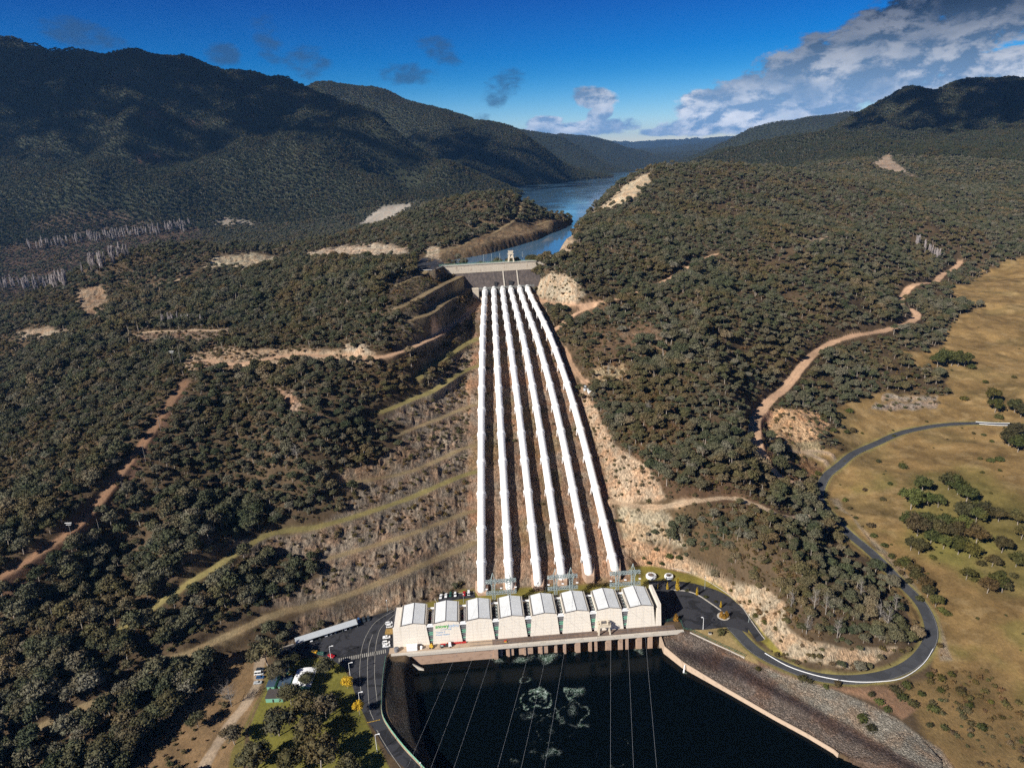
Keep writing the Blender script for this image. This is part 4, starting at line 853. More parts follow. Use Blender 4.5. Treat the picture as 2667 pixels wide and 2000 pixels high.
# ------------------------------------------------------------ deck over the draft tubes
M['deckpave'] = plain('sandy_concrete', (.34, .25, .17), .9, .2, .5, c2=(.40, .30, .21)); M['warmconc'] = streaked('warm_concrete', (.40, .27, .19), (.14, .085, .06), .10, amt=(.5, .75), zs=2.)
M['warmpale'] = streaked('warm_pale_concrete', (.47, .35, .25), (.26, .18, .12), .12, zs=1.); M['beamconc'] = streaked('beam_concrete', (.52, .47, .40), (.30, .26, .20), .4)
DECK = empty('draft_tube_deck', ph(0, -7.5), PHA, 'concrete deck on piers standing in dark water along the front of the hall', 'deck')
def px_s(px, py=1700, z=-4.): p = at(px, py, z=z); return inv(p[0], p[1])[0]
d = MB().use('deckpave'); d.box(.5, 60, 1.9, 7.45, -1.2, .06); d.build('slab', DECK)
d = MB().use('rust'); d.box(60, 174, 1.9, 7.45, -1.0, .04); d.use('trim'); 
for y in (3.2, 6.1): d.box(46, 174, y-.12, y+.12, .05, .22)
d.build('crane_track', DECK)
d = MB().use('beamconc'); d.box(-1.5, 178.4, 0, 1.86, -1.5, .35)
for j in range(9):
    s_ = 66+j*11.6; d.use('kerb'); d.box(s_, s_+3.2, -.12, 1.0, .36, .45); d.use('beamconc')
d.build('edge_beam', DECK)
d = MB().use('warmconc'); d.box(6, 60.5, 1.2, 1.8, -12, -1.52); d.box(60.5, 63, .2, 6, -12, -1.52)
cuts = [px_s(x) for x in (1229, 1262, 1312, 1346, 1397, 1437)]; prev = 66.; 
for c in cuts: d.box(prev, c-1.6, 2.6, 3.4, -12, -1.52); prev = c+1.6
d.build('tailrace_wall', DECK)
d = MB().use('dark_concrete'); d.box(63, 176, 7.0, 7.4, -13, -1.3); d.build('back_wall', DECK)
for x, w in ((1475, 1.4), (1510, 2.9), (1544, 1.6), (1559, 1.6), (1594, 2.9), (1627, 2.2), (1644, 1.6), (1678, 2.9), (1709, 2.2), (1236, 1.6), (1280, 1.4), (1325, 1.4), (1368, 1.4), (1412, 1.4), (1452, 1.4)):
    s_ = px_s(x); p = MB().use('warmconc'); big = x > 1470
    p.hexa([(s_-w/2, -.2 if big else 1.6, -13), (s_+w/2, -.2 if big else 1.6, -13), (s_+w/2, 6.9, -13), (s_-w/2, 6.9, -13)], [(s_-w/2, .5 if big else 1.7, -1.52), (s_+w/2, .5 if big else 1.7, -1.52), (s_+w/2, 6.9, -1.52), (s_-w/2, 6.9, -1.52)])
    p.build('pier', DECK)
# portal crane on its track
s_ = px_s(1570, 1640, 0); CR = empty('portal_crane', ph(s_, -3.0), PHA, 'small cream portal crane standing on the deck in front of the sixth block', 'crane')
M['cream'] = plain('cream_paint', (.62, .54, .42), .5, .1)
for sx in (-3.6, 3.6):
    for sy in (-1.6, 1.6): q = MB().use('cream'); q.hexa([(sx-.5, sy-.35, .15), (sx+.5, sy-.35, .15), (sx+.5, sy+.35, .15), (sx-.5, sy+.35, .15)], [(sx*.8-.3, sy-.3, 6), (sx*.8+.3, sy-.3, 6), (sx*.8+.3, sy+.3, 6), (sx*.8-.3, sy+.3, 6)]); q.build('leg', CR)
q = MB().use('cream'); q.box(-3.9, 3.9, -2.2, -1.5, 5.8, 6.8); q.box(-3.9, 3.9, 1.5, 2.2, 5.8, 6.8); q.box(-3.9, -3.0, -1.5, 1.5, 5.9, 6.7); q.box(3.0, 3.9, -1.5, 1.5, 5.9, 6.7); q.build('girder', CR)
q = MB().use('cream'); q.box(-2.4, 2.6, -1.9, 1.9, 6.9, 7.5); q.use('trim').lathe([(.7, -1.5), (.7, 1.5)], (0, 0, 8.2), 12, 'x'); q.use('cream'); q.box(1.7, 2.5, -1, 1, 7.5, 9.2); q.box(-2.4, -1.8, -1, 1, 7.5, 8.9); q.build('hoist', CR)
q = MB().use('cream')
for sx in (-3.9, 3.9): q.bar((sx, -2.2, 7.8), (sx, 2.2, 7.8), .09); [q.bar((sx, y, 6.8), (sx, y, 7.8), .09) for y in (-2.2, 0, 2.2)]
for sy in (-2.2, 2.2): q.bar((-3.9, sy, 7.8), (3.9, sy, 7.8), .09)
q.build('railing', CR)
# ------------------------------------------------------------ penstocks
_YY = np.arange(404, 880, 6.); PFX = []
for _i in range(6):
    _x = np.array([pipe_xyz(_i, y)[0] for y in _YY]); _c = np.polyfit((_YY-640)/240, _x, 4); PFX.append(_c)
_zs = np.interp(np.arange(380, 900, 2.), PROF[:, 0], PROF[:, 1]); _zs = np.convolve(np.pad(_zs, 10, 'edge'), np.ones(21)/21, 'valid')
def pipe_c(i, Y): return np.array([np.polyval(PFX[i], (Y-640)/240), Y, np.interp(Y, np.arange(380, 900, 2.), _zs)+5.2-5.2*(1-float(sstep(Y, 402., 417.)))])
RS = [p for p in (420, 446, 475, 505, 535, 566, 598, 630, 662, 694, 727, 759, 792, 825, 857)]
PN = ['first', 'second', 'third', 'fourth', 'fifth', 'sixth']
def ring_mesh():
    b = MB().use('pipe'); b.lathe([(2.95, -1.5), (3.45, -1.0), (3.45, -.55), (3.25, -.5), (3.25, .5), (3.45, .55), (3.45, 1.0), (2.95, 1.5)], (0, 0, 0), 28, 'y'); 
    for sx in (-1, 1): b.box(sx*3.35-.35, sx*3.35+.35, -.8, .8, -5.2, .3); b.use('warmconc').box(sx*3.35-.7, sx*3.35+.7, -1.1, 1.1, -9.2, -5.2); b.use('pipe')
    bmesh.ops.recalc_face_normals(b.bm, faces=b.bm.faces); me = bpy.data.meshes.new('stiffener_ring'); b.bm.to_mesh(me); b.bm.free(); [me.materials.append(m) for m in b.mats]
    me.polygons.foreach_set('use_smooth', np.ones(len(me.polygons), bool)); me.set_sharp_from_angle(angle=math.radians(35)); return me
RINGM = ring_mesh()
for i in range(6):
    y0 = [403.5, 404.5, 406, 409, 411, 412.5][i]
    pts = [pipe_c(i, y) for y in [y0, y0+2.5, y0+5, y0+8, y0+11]+list(np.arange(y0+16, 858, 8.))]; pts[0] = pts[0]-np.array([0, 0, 0.5]); e1 = pipe_c(i, 862); pts += [e1, e1+np.array([0, 5, .3]), e1+np.array([0, 10, .5])]
    pts = np.array(pts); sm = pts.copy()
    for _ in range(2): sm[1:-1] = (sm[:-2]+2*sm[1:-1]+sm[2:])/4
    base = sm[0]; e = empty('penstock', tuple(base), 0, '%s white pipe from the left running down the slope to the hall' % PN[i], 'pipe', 'white pipes running down the slope')
    b = MBd(); n = 32; th = np.arange(n)*2*math.pi/n; V = []
    for k in range(len(sm)):
        t = sm[min(k+1, len(sm)-1)]-sm[max(k-1, 0)]; t /= np.linalg.norm(t); u = np.cross(t, (0, 0, 1.)); u /= np.linalg.norm(u); w = np.cross(u, t); r = 2.95
        V.append(sm[k]-base+(np.cos(th)[:, None]*u+np.sin(th)[:, None]*w)*r)
    Fc = [(k*n+j, k*n+(j+1) % n, (k+1)*n+(j+1) % n, (k+1)*n+j) for k in range(len(sm)-1) for j in range(n)]+[tuple(range(n))[::-1]]
    link('pipe_shell', mesh_from('pipe_shell', np.vstack(V), Fc, [M['pipe']], smooth=True), e)
    for y in RS:
        if y < y0+3: continue
        p = pipe_c(i, y); k = np.argmin(np.abs(sm[:, 1]-y)); t = sm[min(k+1, len(sm)-1)]-sm[max(k-1, 0)]; t /= np.linalg.norm(t)
        x_ = np.interp(y, sm[:, 1], sm[:, 0]); z_ = np.interp(y, sm[:, 1], sm[:, 2])
        r = link('stiffener_ring', RINGM, e, (x_-base[0], y-base[1], z_-base[2])); r.rotation_euler = (math.asin(t[2]), 0, math.atan2(-t[0], t[1]))
    a = MB().use('warmconc'); w = 4.6
    P = [(-w, 6), (-w, 0), (-2.3, -5.2), (3.2, -5.2), (w, -1), (w, 6)]; A = [a.bm.verts.new((p[0], p[1], -6)) for p in P]; T = [a.bm.verts.new((p[0], p[1], -.9+max(0, p[1])*.55)) for p in P]
    for j in range(6): a.face([A[j], A[(j+1) % 6], T[(j+1) % 6], T[j]])
    a.face(T); a.build('anchor_block', e)
    c = MB().use('pipe'); c.lathe([(2.95, 0), (2.9, -1.2), (2.5, -2.4), (1.6, -3.3), (.3, -3.6)], (0, 0, 0), 28, 'y'); o = c.build('lower_elbow', e, True); t = sm[1]-sm[0]; o.rotation_euler = (math.atan2(t[2], t[1]), 0, math.atan2(-t[0], t[1]))
# ------------------------------------------------------------ intake dam
DLp = at(1152, 694, z=157); DRp = at(1458, 676, z=157); dv = DRp-DLp; DLEN = math.hypot(dv[0], dv[1]); DA = math.atan2(dv[1], dv[0])
def dm(px, py, z=157): p = at(px, py, z=z)-DLp; return p[0]*math.cos(DA)+p[1]*math.sin(DA)
print('DAM', DLp, DRp, DLEN)
DAM = empty('intake_dam', tuple(DLp), DA, 'stained dark concrete dam with pale parapet at the top of the pipes', 'dam')
d = MB().use('dark_concrete'); zt = -157+118; sx1 = dm(1400, 682)
for a_, b_ in ((12, sx1), (sx1, DLEN+14)):
    tp = -10.5 if b_ <= sx1 else -5.5
    d.hexa([(a_, -22, -45), (b_, -22, -45), (b_, 9, -45), (a_, 9, -45)], [(a_, .9, tp), (b_, .9, tp), (b_, 8, tp), (a_, 8, tp)])
d.build('face_wall', DAM)
d = MB().use('pale_concrete'); d.box(4, sx1, 0.2, 8.4, -10.5, -.4); d.box(sx1, DLEN+18, .7, 7.5, -5.5, -1.2); d.hexa([(-14, 0, -14), (4, .2, -14), (4, 8.4, -14), (-14, 8.4, -14)], [(-8, 0, -.4), (4, .2, -.4), (4, 8.4, -.4), (-8, 8.4, -.4)]); d.build('parapet', DAM)
d = MB().use('kerb'); d.box(-6, sx1+.5, -.7, 9, -.39, .15); d.box(sx1+.5, DLEN+20, .5, 7.8, -1.19, -.9); d.build('crest_walkway', DAM)
d = MB().use('green')
for k in range(34):
    x = -4+k*(DLEN+2)/33; z0 = .15 if x < sx1 else -.9
    for y in (-.5, 8.6): d.bar((x, y, z0), (x, y, z0+1.2), .12)
for y in (-.5, 8.6): d.bar((-4, y, 1.3), (sx1, y, 1.3), .12); d.bar((-4, y, .8), (sx1, y, .8), .10)
d.build('railing', DAM)
d = MB().use('dark')
for k, (x, w) in enumerate(((dm(1290, 690)-2, 3.5), (dm(1330, 690)-2, 5.))): d.box(x, x+w, -11, -9, -33, -22)
d.build('face_opening', DAM)
d = MB().use('kerb'); 
for px in (1313, 1352): x = dm(px, 690); d.hexa([(x-.9, -23, -44), (x+.9, -23, -44), (x+.9, -20, -44), (x-.9, -20, -44)], [(x-.6, -.2, -10.5), (x+.6, -.2, -10.5), (x+.6, 1.2, -10.5), (x-.6, 1.2, -10.5)])
d.build('buttress', DAM)
px0, px1 = dm(1247, 690)-3, dm(1392, 690); d = MB().use('steel'); d.box(px0, px1, -25.5, -23.8, -27.4, -27.1)
for k in range(12): x = px0+k*(px1-px0)/11; d.bar((x, -25.4, -27.1), (x, -25.4, -26), .12); d.bar((x, -24.6, -36), (x, -24.6, -27.2), .25)
d.bar((px0, -25.4, -26), (px1, -25.4, -26), .12); d.build('service_walkway', DAM)
d = MB().use('pale_concrete'); d.box(px0-8, px0-.5, -27, -19, -40, -27.5); d.use('cream').box(px0-8.4, px0-.2, -27.4, -18.6, -27.5, -26.7); d.build('valve_house', DAM)
# hoist tower
x = dm(1336, 688); TW = empty('hoist_tower', tuple(DLp+np.array([x*math.cos(DA)-4*math.sin(DA), x*math.sin(DA)+4*math.cos(DA), .15])), DA, 'cream hoist tower standing on the dam crest', 'tower')
for sx in (-1, 1):
    for sy in (-1, 1): q = MB().use('cream'); q.bar((sx*3.4, sy*2.6, 0), (sx*1.9, sy*2.2, 9.6), 1.3); q.build('leg', TW)
q = MB().use('cream'); q.box(-2.9, 2.9, -2.9, 2.9, 5.2, 6.4); q.box(-3.4, 3.4, -3.2, 3.2, 9.6, 10.8); q.box(-1.5, 1.5, -2, 2, 6.4, 8.2); q.build('cross_frame', TW)
q = MB().use('cream'); q.box(-2.7, 2.7, -2.6, 2.6, 11.4, 13.6); q.box(-3.3, 3.3, -3, 3, 13.6, 14.1); q.box(-1.8, 1.8, -2, 2, 10.8, 11.4); q.build('machine_cabin', TW)
def pole(name, loc, h, label, group=None, arm=0., mat='steel', r=.12, rz=0.):
    e = empty(name, loc, rz, label, 'lamp post' if arm or 'lamp' in name else 'pole', group); q = MB().use(mat); q.bar((0, 0, 0), (0, 0, h), r*2.4, r*1.6, 8); q.build('post', e)
    if arm: q = MB().use(mat); q.bar((0, 0, h), (arm, 0, h+.5), r*1.4); q.build('arm', e)
    q = MB().use('white_paint'); q.box(arm-.25, arm+.85, -.28, .28, h+.4, h+.62) if arm else q.box(-.3, .3, -.3, .3, h, h+.25); q.build('lamp_head', e); return e
for k, (px, py) in enumerate(((1260, 683), (1281, 682), (1302, 680), (1322, 679), (1361, 677))):
    p = at(px, py, z=157.2); pole('lamp_post', tuple(p), 9.5, ('thin lamp post on the dam crest left of the hoist tower' if px < 1330 else 'thin lamp post on the dam crest right of the hoist tower'), 'lamp posts on the dam crest', r=.2)
p = at(1066, 672, z=158); pole('lamp_post', (p[0], p[1], hz(p[0], p[1])), 11, 'pale lamp post beside the apron left of the dam', r=.2)
# ------------------------------------------------------------ lattice gantries behind the hall and their wires
def lattice(q, a, b, w0, w1, n, r=.16):
    a = Vector(a); b = Vector(b); d = (b-a).normalized(); up = Vector((0, 1, 0)) if abs(d.y) < .9 else Vector((1, 0, 0)); u = d.cross(up).normalized(); v = u.cross(d); L = []
    for k in range(n+1):
        f = k/n; w = (w0+(w1-w0)*f)/2; c = a+(b-a)*f; L.append([c+u*sx*w+v*sy*w for sx, sy in ((-1, -1), (1, -1), (1, 1), (-1, 1))])
    for j in range(4): q.bar(L[0][j], L[-1][j], r) if abs(w0-w1) < .01 else [q.bar(L[k][j], L[k+1][j], r) for k in range(n)]
    for k in range(n):
        for j in range(4): q.bar(L[k][j], L[k+1][(j+1) % 4], r*.6)
GAN = [(1284, 1325, 1264, 1345, 1517, 'leftmost'), (1446, 1487, 1425, 1505, 1501, 'middle'), (1606, 1647, 1586, 1667, 1487, 'rightmost')]
GPH = []
for gi, (xa, xb, xl, xr, yb, w_) in enumerate(GAN):
    def sx(px): p = at(px, yb, Y=376+gi*4.2); return inv(p[0], p[1])[0]
    zt = at((xa+xb)/2, yb, Y=376+gi*4.2)[2]; c = (sx(xa)+sx(xb))/2; e = empty('wire_gantry', ph(c, 24.5, 0), PHA, '%s grey lattice gantry behind the hall, at the foot of the pipes' % w_, 'gantry', 'lattice gantries behind the hall')
    for px in (xa, xb):
        q = MB().use('steel'); x = sx(px)-c; lattice(q, (x, 0, -.3), (x, 0, zt-3), 1.5, 1.9, 11, .34); lattice(q, (x, 0, zt-3), (x, 0, zt+.9), 2.0, 3.6, 2, .34); [q.bar((x+a_, b_, zt+.9), (x, 0, zt+6.4), .2) for a_ in (-1.3, 1.3) for b_ in (-1.3, 1.3)]; q.build('lattice_mast', e)
    for dz, nm in ((0, 'upper_beam'), (-8.5, 'lower_beam')): q = MB().use('steel'); lattice(q, (sx(xl)-c, 0, zt+dz), (sx(xr)-c, 0, zt+dz), 1.5, 1.5, 12, .32); q.build(nm, e)
    for f in (.03, .5, .97):
        x = sx(xl)+(sx(xr)-sx(xl))*f-c; q = MB().use('insul'); q.bar((x, -.6, zt-.7), (x, -.9, zt-4.2), .5, .42, 8); q.use('white_paint').box(x-.7, x+.7, -1.3, -.5, zt-5, zt-4.4); q.build('insulator', e)
        GPH.append(ph(c+x, 24.0, zt-.5))
WIRES = [(1179, 1731, 1060, 2000), (1236, 1707, 1122, 2000), (1278, 1724, 1183, 2000), (1373, 1720, 1296, 2000), (1421, 1723, 1358, 2000), (1470, 1713, 1419, 2000), (1588, 1707, 1589, 2000), (1638, 1669, 1651, 2000), (1687, 1697, 1712, 2000)]
ORD = ['first', 'second', 'third', 'fourth', 'fifth', 'sixth', 'seventh', 'eighth', 'ninth']
for k, (ax, ay, bx, by) in enumerate(WIRES):
    A = np.array(GPH[k]); best = None
    for py in np.arange(1800, 3400, 5.):
        q_ = at(bx+(bx-ax)/(by-ay)*(py-by), py, Y=190)
        if best is None or abs(q_[2]-34) < best[0]: best = (abs(q_[2]-34), q_)
    B = best[1]; q = MB().use('cable'); pr = None; A2 = Vector(A)
    for t in np.linspace(0, 1, 15):
        p = A+(B-A)*t; p[2] -= 3.0*4*t*(1-t)*.35; p = Vector(p)-A2
        if pr is not None: q.bar(pr, p, .075, .075, 3)
        pr = p
    o = q.build('power_cable', None, loc=tuple(A)); tag(o, '%s thin cable from the left strung out over the dark tailwater' % ORD[k], 'cable', 'cables over the tailwater')
# ------------------------------------------------------------ paved ground, markings, kerbs
def ribbon(name, Q, zz, w, mat, dz=.0, kind='structure', off=0., parent=None):
    Q = np.asarray(Q)[:, :2]; t = np.gradient(Q, axis=0); t /= np.linalg.norm(t, axis=1)[:, None]+1e-9; n = np.stack([t[:, 1], -t[:, 0]], 1)
    zz = np.broadcast_to(np.asarray(zz, float), (len(Q),)); L = Q+n*(off-w); R = Q+n*(off+w); V = np.empty((2*len(Q), 3)); V[0::2, :2] = L; V[1::2, :2] = R; V[0::2, 2] = zz+dz; V[1::2, 2] = zz+dz
    o = link(name, mesh_from(name, V, [(2*i+1, 2*i+3, 2*i+2, 2*i) for i in range(len(Q)-1)], [M[mat]]), parent)
    for p in o.data.polygons:
        pass
    if kind: o['kind'] = kind
    return o
def pxl(s, z=0., step=2.): return spl([at(a, b, z=z)[:2] for a, b in PL(s)], step)
def kerb(name, Q, z, w, h, mat='kerb', kind='structure'):
    b = MB().use(mat); Q = [Vector((q[0], q[1], z+h/2)) for q in Q]
    for a, c in zip(Q, Q[1:]): b.bar(a, c+(c-a).normalized()*.05, w, h)
    o = b.build(name); o['kind'] = kind; return o
Q, zz, w, b_, key = RD['loop']
ribbon('road', Q, zz, w, 'road', .02)
ribbon('road_marking', Q, zz, .07, 'mark', .03, off=w-.5)
flat_sheet('car_park', wpoly('730,1690 771,1675 926,1618 1034,1583 1050,1590 1046,1640 1030,1690 1012,1700 1003,1716 996,1760 992,1822 994,1865 1012,1900 1050,1950 1100,2003 1160,2075 1095,2090 1055,2000 1010,1960 978,1905 955,1875 930,1822 920,1790 908,1745 884,1730 860,1716 832,1707 800,1707 730,1705'), .02, M['asphalt'])
flat_sheet('rear_car_park', wpoly('1140,1552 1236,1541 1238,1556 1200,1560 1142,1568'), .03, M['asphalt'])
east = wpoly('1700,1522 1760,1521 1815,1532 1874,1553 1915,1585 1950,1625 1948,1648 1921,1638 1899,1632 1830,1640 1784,1638 1768,1616 1720,1622')
flat_sheet('east_car_park', east, .03, M['asphalt'])
fan = ribbon('east_road', pxl('1690,1520 1760,1520 1820,1530 1880,1552 1920,1585 1955,1628 1985,1668'), 0., 3.4, 'asphalt', .035)
flat_sheet('plaza', [ph(-3, -5.6)[:2], ph(5, -5.6)[:2], ph(5, -.2)[:2], ph(-3, -.2)[:2]], .05, M['deckpave'])
def zebra():
    b = MB().use('mark'); A = at(882, 1719, z=0)[:2]; B = at(1006, 1695, z=0)[:2]; d = B-A; L = np.linalg.norm(d); d /= L; n = np.array([-d[1], d[0]]); k = 0; s = 0.
    while s < L-.5:
        p = A+d*s; q = A+d*(s+.62); b.face([b.bm.verts.new((*v, .062)) for v in (p-n*1.7, q-n*1.7, q+n*1.7, p+n*1.7)]); s += 1.25
    for ln in ('1031,1587 980,1618 955,1653 943,1686 938,1724 937,1762 942,1821', '971,1652 962,1677 958,1713 957,1753 959,1808 963,1848 973,1873', '1029,1598 993,1634 982,1664 978,1691 976,1724 976,1767 982,1824', '981,1900 993,1922 1018,1962 1045,2000 1085,2055'):
        Q = pxl(ln); t = np.gradient(Q, axis=0); t /= np.linalg.norm(t, axis=1)[:, None]; n = np.stack([t[:, 1], -t[:, 0]], 1)*.13
        for i in range(len(Q)-1): b.face([b.bm.verts.new((*v, .062)) for v in (Q[i]-n[i], Q[i]+n[i], Q[i+1]+n[i+1], Q[i+1]-n[i+1])])
    o = b.build('road_marking'); o['kind'] = 'structure'
    b = MB().use('yellow'); A = at(957, 1881, z=0)[:2]; B = at(991, 1873, z=0)[:2]
    for k in range(9):
        f = k/9; p = A+(B-A)*f; q = A+(B-A)*(f+.06); b.box(min(p[0], q[0]), max(p[0], q[0]), p[1]-.22, p[1]+.22, .03, .1)
    tag(b.build('speed_hump'), 'yellow striped speed hump across the road beside the park', 'speed hump')
zebra()
kerb('kerb', pxl('1006,1713 999,1760 995,1822 997,1862 1014,1896 1052,1946 1103,2001 1165,2072'), 0, .9, .5, 'deckpave')
kerb('kerb', pxl('1747,1536 1790,1540 1820,1551 1855,1574 1878,1590'), .1, .7, .3)
kerb('kerb', pxl('1640,1468 1700,1470 1800,1493 1870,1530 1925,1572 1960,1622 1995,1668 2035,1703'), .1, .45, .3)
kerb('kerb', pxl('730,1689 765,1677'), .1, .5, .3); kerb('kerb', pxl('1138,1570 1139,1552 1236,1541'), .1, .3, .3)
isl = MB().use('kerb'); c = at(1884, 1605, z=0); isl.lathe([(3.9, 0), (3.9, .25), (3.4, .25)], (c[0], c[1], 0), 24); o = isl.build('kerb'); o['kind'] = 'structure'
flat_sheet('dam_apron', APRON, 157.16, M['asphalt'])
# ------------------------------------------------------------ tailwater
def tail():
    x0, x1, y0, y1, st = -110, 260, 130, 350, .9; xs = np.arange(x0, x1, st); ys = np.arange(y0, y1, st); X, Y = np.meshgrid(xs, ys); rows, cols = X.shape
    idx = np.arange(X.size).reshape(rows, cols); V = np.stack([X, Y, np.full(X.shape, -9.)], -1).reshape(-1, 3)
    q = np.stack([idx[:-1, :-1], idx[:-1, 1:], idx[1:, 1:], idx[1:, :-1]], -1).reshape(-1, 4)
    me = mesh_from('tailwater', V, q.tolist(), [])
    px, py, w = proj(V); fo = np.zeros(len(V)); jx = fbm(V[:, 0]/7, V[:, 1]/7, 3, 5)*16; jy = fbm(V[:, 0]/7, V[:, 1]/7, 3, 6)*14; x = px+jx; y = py+jy
    def ring(cx, cy, rx, ry, th, a):
        r = np.sqrt(((x-cx)/rx)**2+((y-cy)/ry)**2); return a*np.exp(-((r-1)/th)**2)
    for a in ((1398, 1822, 38, 22, .06, 1), (1402, 1820, 20, 12, .14, 1), (1410, 1808, 12, 12, .2, .8), (1483, 1806, 16, 14, .2, .9), (1483, 1804, 8, 6, .4, .8), (1366, 1766, 11, 7, .25, .7), (1395, 1848, 52, 16, .05, .55), (1490, 1858, 34, 32, .09, .5), (1440, 1900, 46, 34, .05, .35), (1600, 1960, 50, 36, .04, .3)): fo = np.maximum(fo, ring(*a)*(.55+.6*sstep(fbm(V[:, 0]/5, V[:, 1]/5, 3, 77), -.5, .4)))
    for cx, cy, rx, ry, a in ((1508, 1803, 14, 10, .75), (1362, 1716, 18, 7, .7), (1423, 1714, 26, 11, .8), (1290, 1720, 24, 5, .5), (1500, 1704, 14, 6, .45), (1666, 1692, 12, 9, .7), (1520, 1885, 12, 5, .7), (1466, 1880, 8, 8, .5), (1440, 1960, 26, 12, .45), (1390, 1955, 18, 8, .35), (1340, 1984, 16, 6, .35), (1490, 1845, 14, 20, .4), (1780, 1752, 8, 5, .9)):
        fo = np.maximum(fo, a*np.exp(-(((x-cx)/rx)**2+((y-cy)/ry)**2)*.8))
    fo = np.maximum(fo, .34*np.exp(-(((x-1440)/120)**2+((y-1870)/95)**2)*1.2)*sstep(fbm(V[:, 0]/10, V[:, 1]/10, 3, 99), -.1, .5))
    a = me.attributes.new('foam', 'FLOAT', 'POINT'); a.data.foreach_set('value', fo.astype(np.float32))
    m, k, b = new_mat('tailwater'); P = pos(k); f = k.add('ShaderNodeAttribute', attribute_name='foam').outputs['Fac']
    n = k.noise(P, .34, 5, .7, 1.2); n2 = k.noise(P, 1.1, 5, .7, .5); lace = k.math('SUBTRACT', 1., k.smooth(k.math('ABSOLUTE', k.math('SUBTRACT', n, .5)), .0, .035)); ff = k.math('MULTIPLY', lace, k.smooth(f, .12, .55))
    ff = k.math('MAXIMUM', ff, k.smooth(k.math('ADD', f, k.math('MULTIPLY', k.math('SUBTRACT', n2, .5), 2.4)), .78, 1.25)); ff = k.math('MULTIPLY', k.math('MULTIPLY', ff, k.smooth(n2, .35, .6)), .75)
    deep = k.mix(k.math('MULTIPLY', k.smooth(f, .2, .9), n2), (.0012, .0025, .003, 1), (.06, .13, .07, 1)); k.link(k.mix(ff, deep, (.58, .66, .61, 1)), b.inputs['Base Color']); k.link(k.math('ADD', .12, k.math('MULTIPLY', ff, .5)), b.inputs['Roughness']); b.inputs['IOR'].default_value = 1.33; b.inputs['Specular IOR Level'].default_value = .14
    bp = k.add('ShaderNodeBump'); bp.inputs['Strength'].default_value = .2; bp.inputs['Distance'].default_value = .15; k.link(k.noise(P, .9, 4, .6), bp.inputs['Height']); k.link(bp.outputs[0], b.inputs['Normal'])
    me.materials.append(m); o = link('tailwater', me); o['kind'] = 'structure'
tail()
# walls round the tailwater
def wallrun(name, pxs, z0, z1, w, mat, label, slope=0.):
    z1s = z1 if isinstance(z1, tuple) else None; z1 = -5. if z1s else z1; P = np.array([at(a, b, z=z1)[:2] for a, b in PL(pxs)]); b = MB().use(mat); e0 = P[0]
    for A, B in zip(P, P[1:]):
        d = (B-A)/np.linalg.norm(B-A); n = np.array([d[1], -d[0]])*w; n2 = n*(1+slope)
        zA, zB = (np.interp(np.linalg.norm(v-P[0]), [8, 60], z1s) if z1s else z1 for v in (A, B)); b.hexa([(*(A-e0+n2), z0), (*(B-e0+n2), z0), (*(B-e0), z0), (*(A-e0), z0)], [(*(A-e0+n), zA), (*(B-e0+n), zB), (*(B-e0), zB), (*(A-e0), zA)])
    return tag(b.build(name, loc=(e0[0], e0[1], 0)), label, 'wall')
wallrun('training_wall', '1719,1652 1731,1686 1780,1724 1900,1790 2026,1861 2105,1903 2174,1944 2186,1955', -14, (-3.6, -6.6), .55, 'warmpale', 'long pale concrete wall between the dark tailwater and the stony east bank', .35)
wallrun('capping_wall', '1798,1645 1850,1669 1900,1692 1940,1711', -3, .35, .7, 'beamconc', 'low pale capping wall under the green fence at the top of the stony bank')
b = MB().use('beamconc'); A = np.array(ph(1, -7.6, -.6)); B = at(1104, 1744, z=-8.5); b.hexa([(*(A[:2]), -13), (*(B[:2]), -13), (B[0], B[1]+.9, -13), (A[0], A[1]+.9, -13)], [(*(A[:2]), -.5), (*(B[:2]), -8.3), (B[0], B[1]+.9, -8.3), (A[0], A[1]+.9, -.5)]); tag(b.build('wing_wall'), 'sloping wing wall dropping into the water at the left end of the deck', 'wall')
b = MB().use('warmconc'); C_ = np.array(ph(6.2, -6.2)); b.hexa([(*A[:2], -13), (*B[:2], -13), (*C_[:2], -13), (A[0], A[1]+2, -13)], [(A[0], A[1]+.9, -1.6), (B[0]-2, B[1]+1.5, -8.6), (*C_[:2], -1.6), (A[0], A[1]+2, -1.6)])
b.bm.free()
def fence(name, pxs, z, label, h=1.3, mat='green', step=3., panel=False, rails=(.5, 1.25)):
    Q = spl([at(a, b_, z=z)[:2] for a, b_ in PL(pxs)], step); o = (Q[0][0], Q[0][1], 0); e = empty(name, o, 0, label, 'fence'); zs = [z]*len(Q)
    q = MB().use(mat); [q.bar((p[0]-o[0], p[1]-o[1], z), (p[0]-o[0], p[1]-o[1], z+h), .14) for p in Q]; q.build('fence_post', e)['kind'] = 'stuff'
    for r in rails:
        q = MB().use(mat); [q.bar((a[0]-o[0], a[1]-o[1], z+r), (c[0]-o[0], c[1]-o[1], z+r), .10) for a, c in zip(Q, Q[1:])]; q.build('rail', e)
    if panel:
        q = MB().use(mat); [q.bar((a[0]-o[0], a[1]-o[1], z+h*.5), (c[0]-o[0], c[1]-o[1], z+h*.5), .05, h*.86) for a, c in zip(Q, Q[1:])]; q.build('mesh_panel', e)
    return e
fence('green_fence', '1005,1712 998,1760 994,1822 996,1861 1013,1894 1051,1944 1102,1999 1165,2072', .3, 'green fence curving along the road above the black rock bank', panel=True)
fence('green_fence', '1722,1621 1768,1614 1780,1638 1799,1642 1850,1667 1900,1690 1940,1709', .3, 'green mesh fence round the right end of the deck and down the capping wall', 1.6, 'darkgreen')
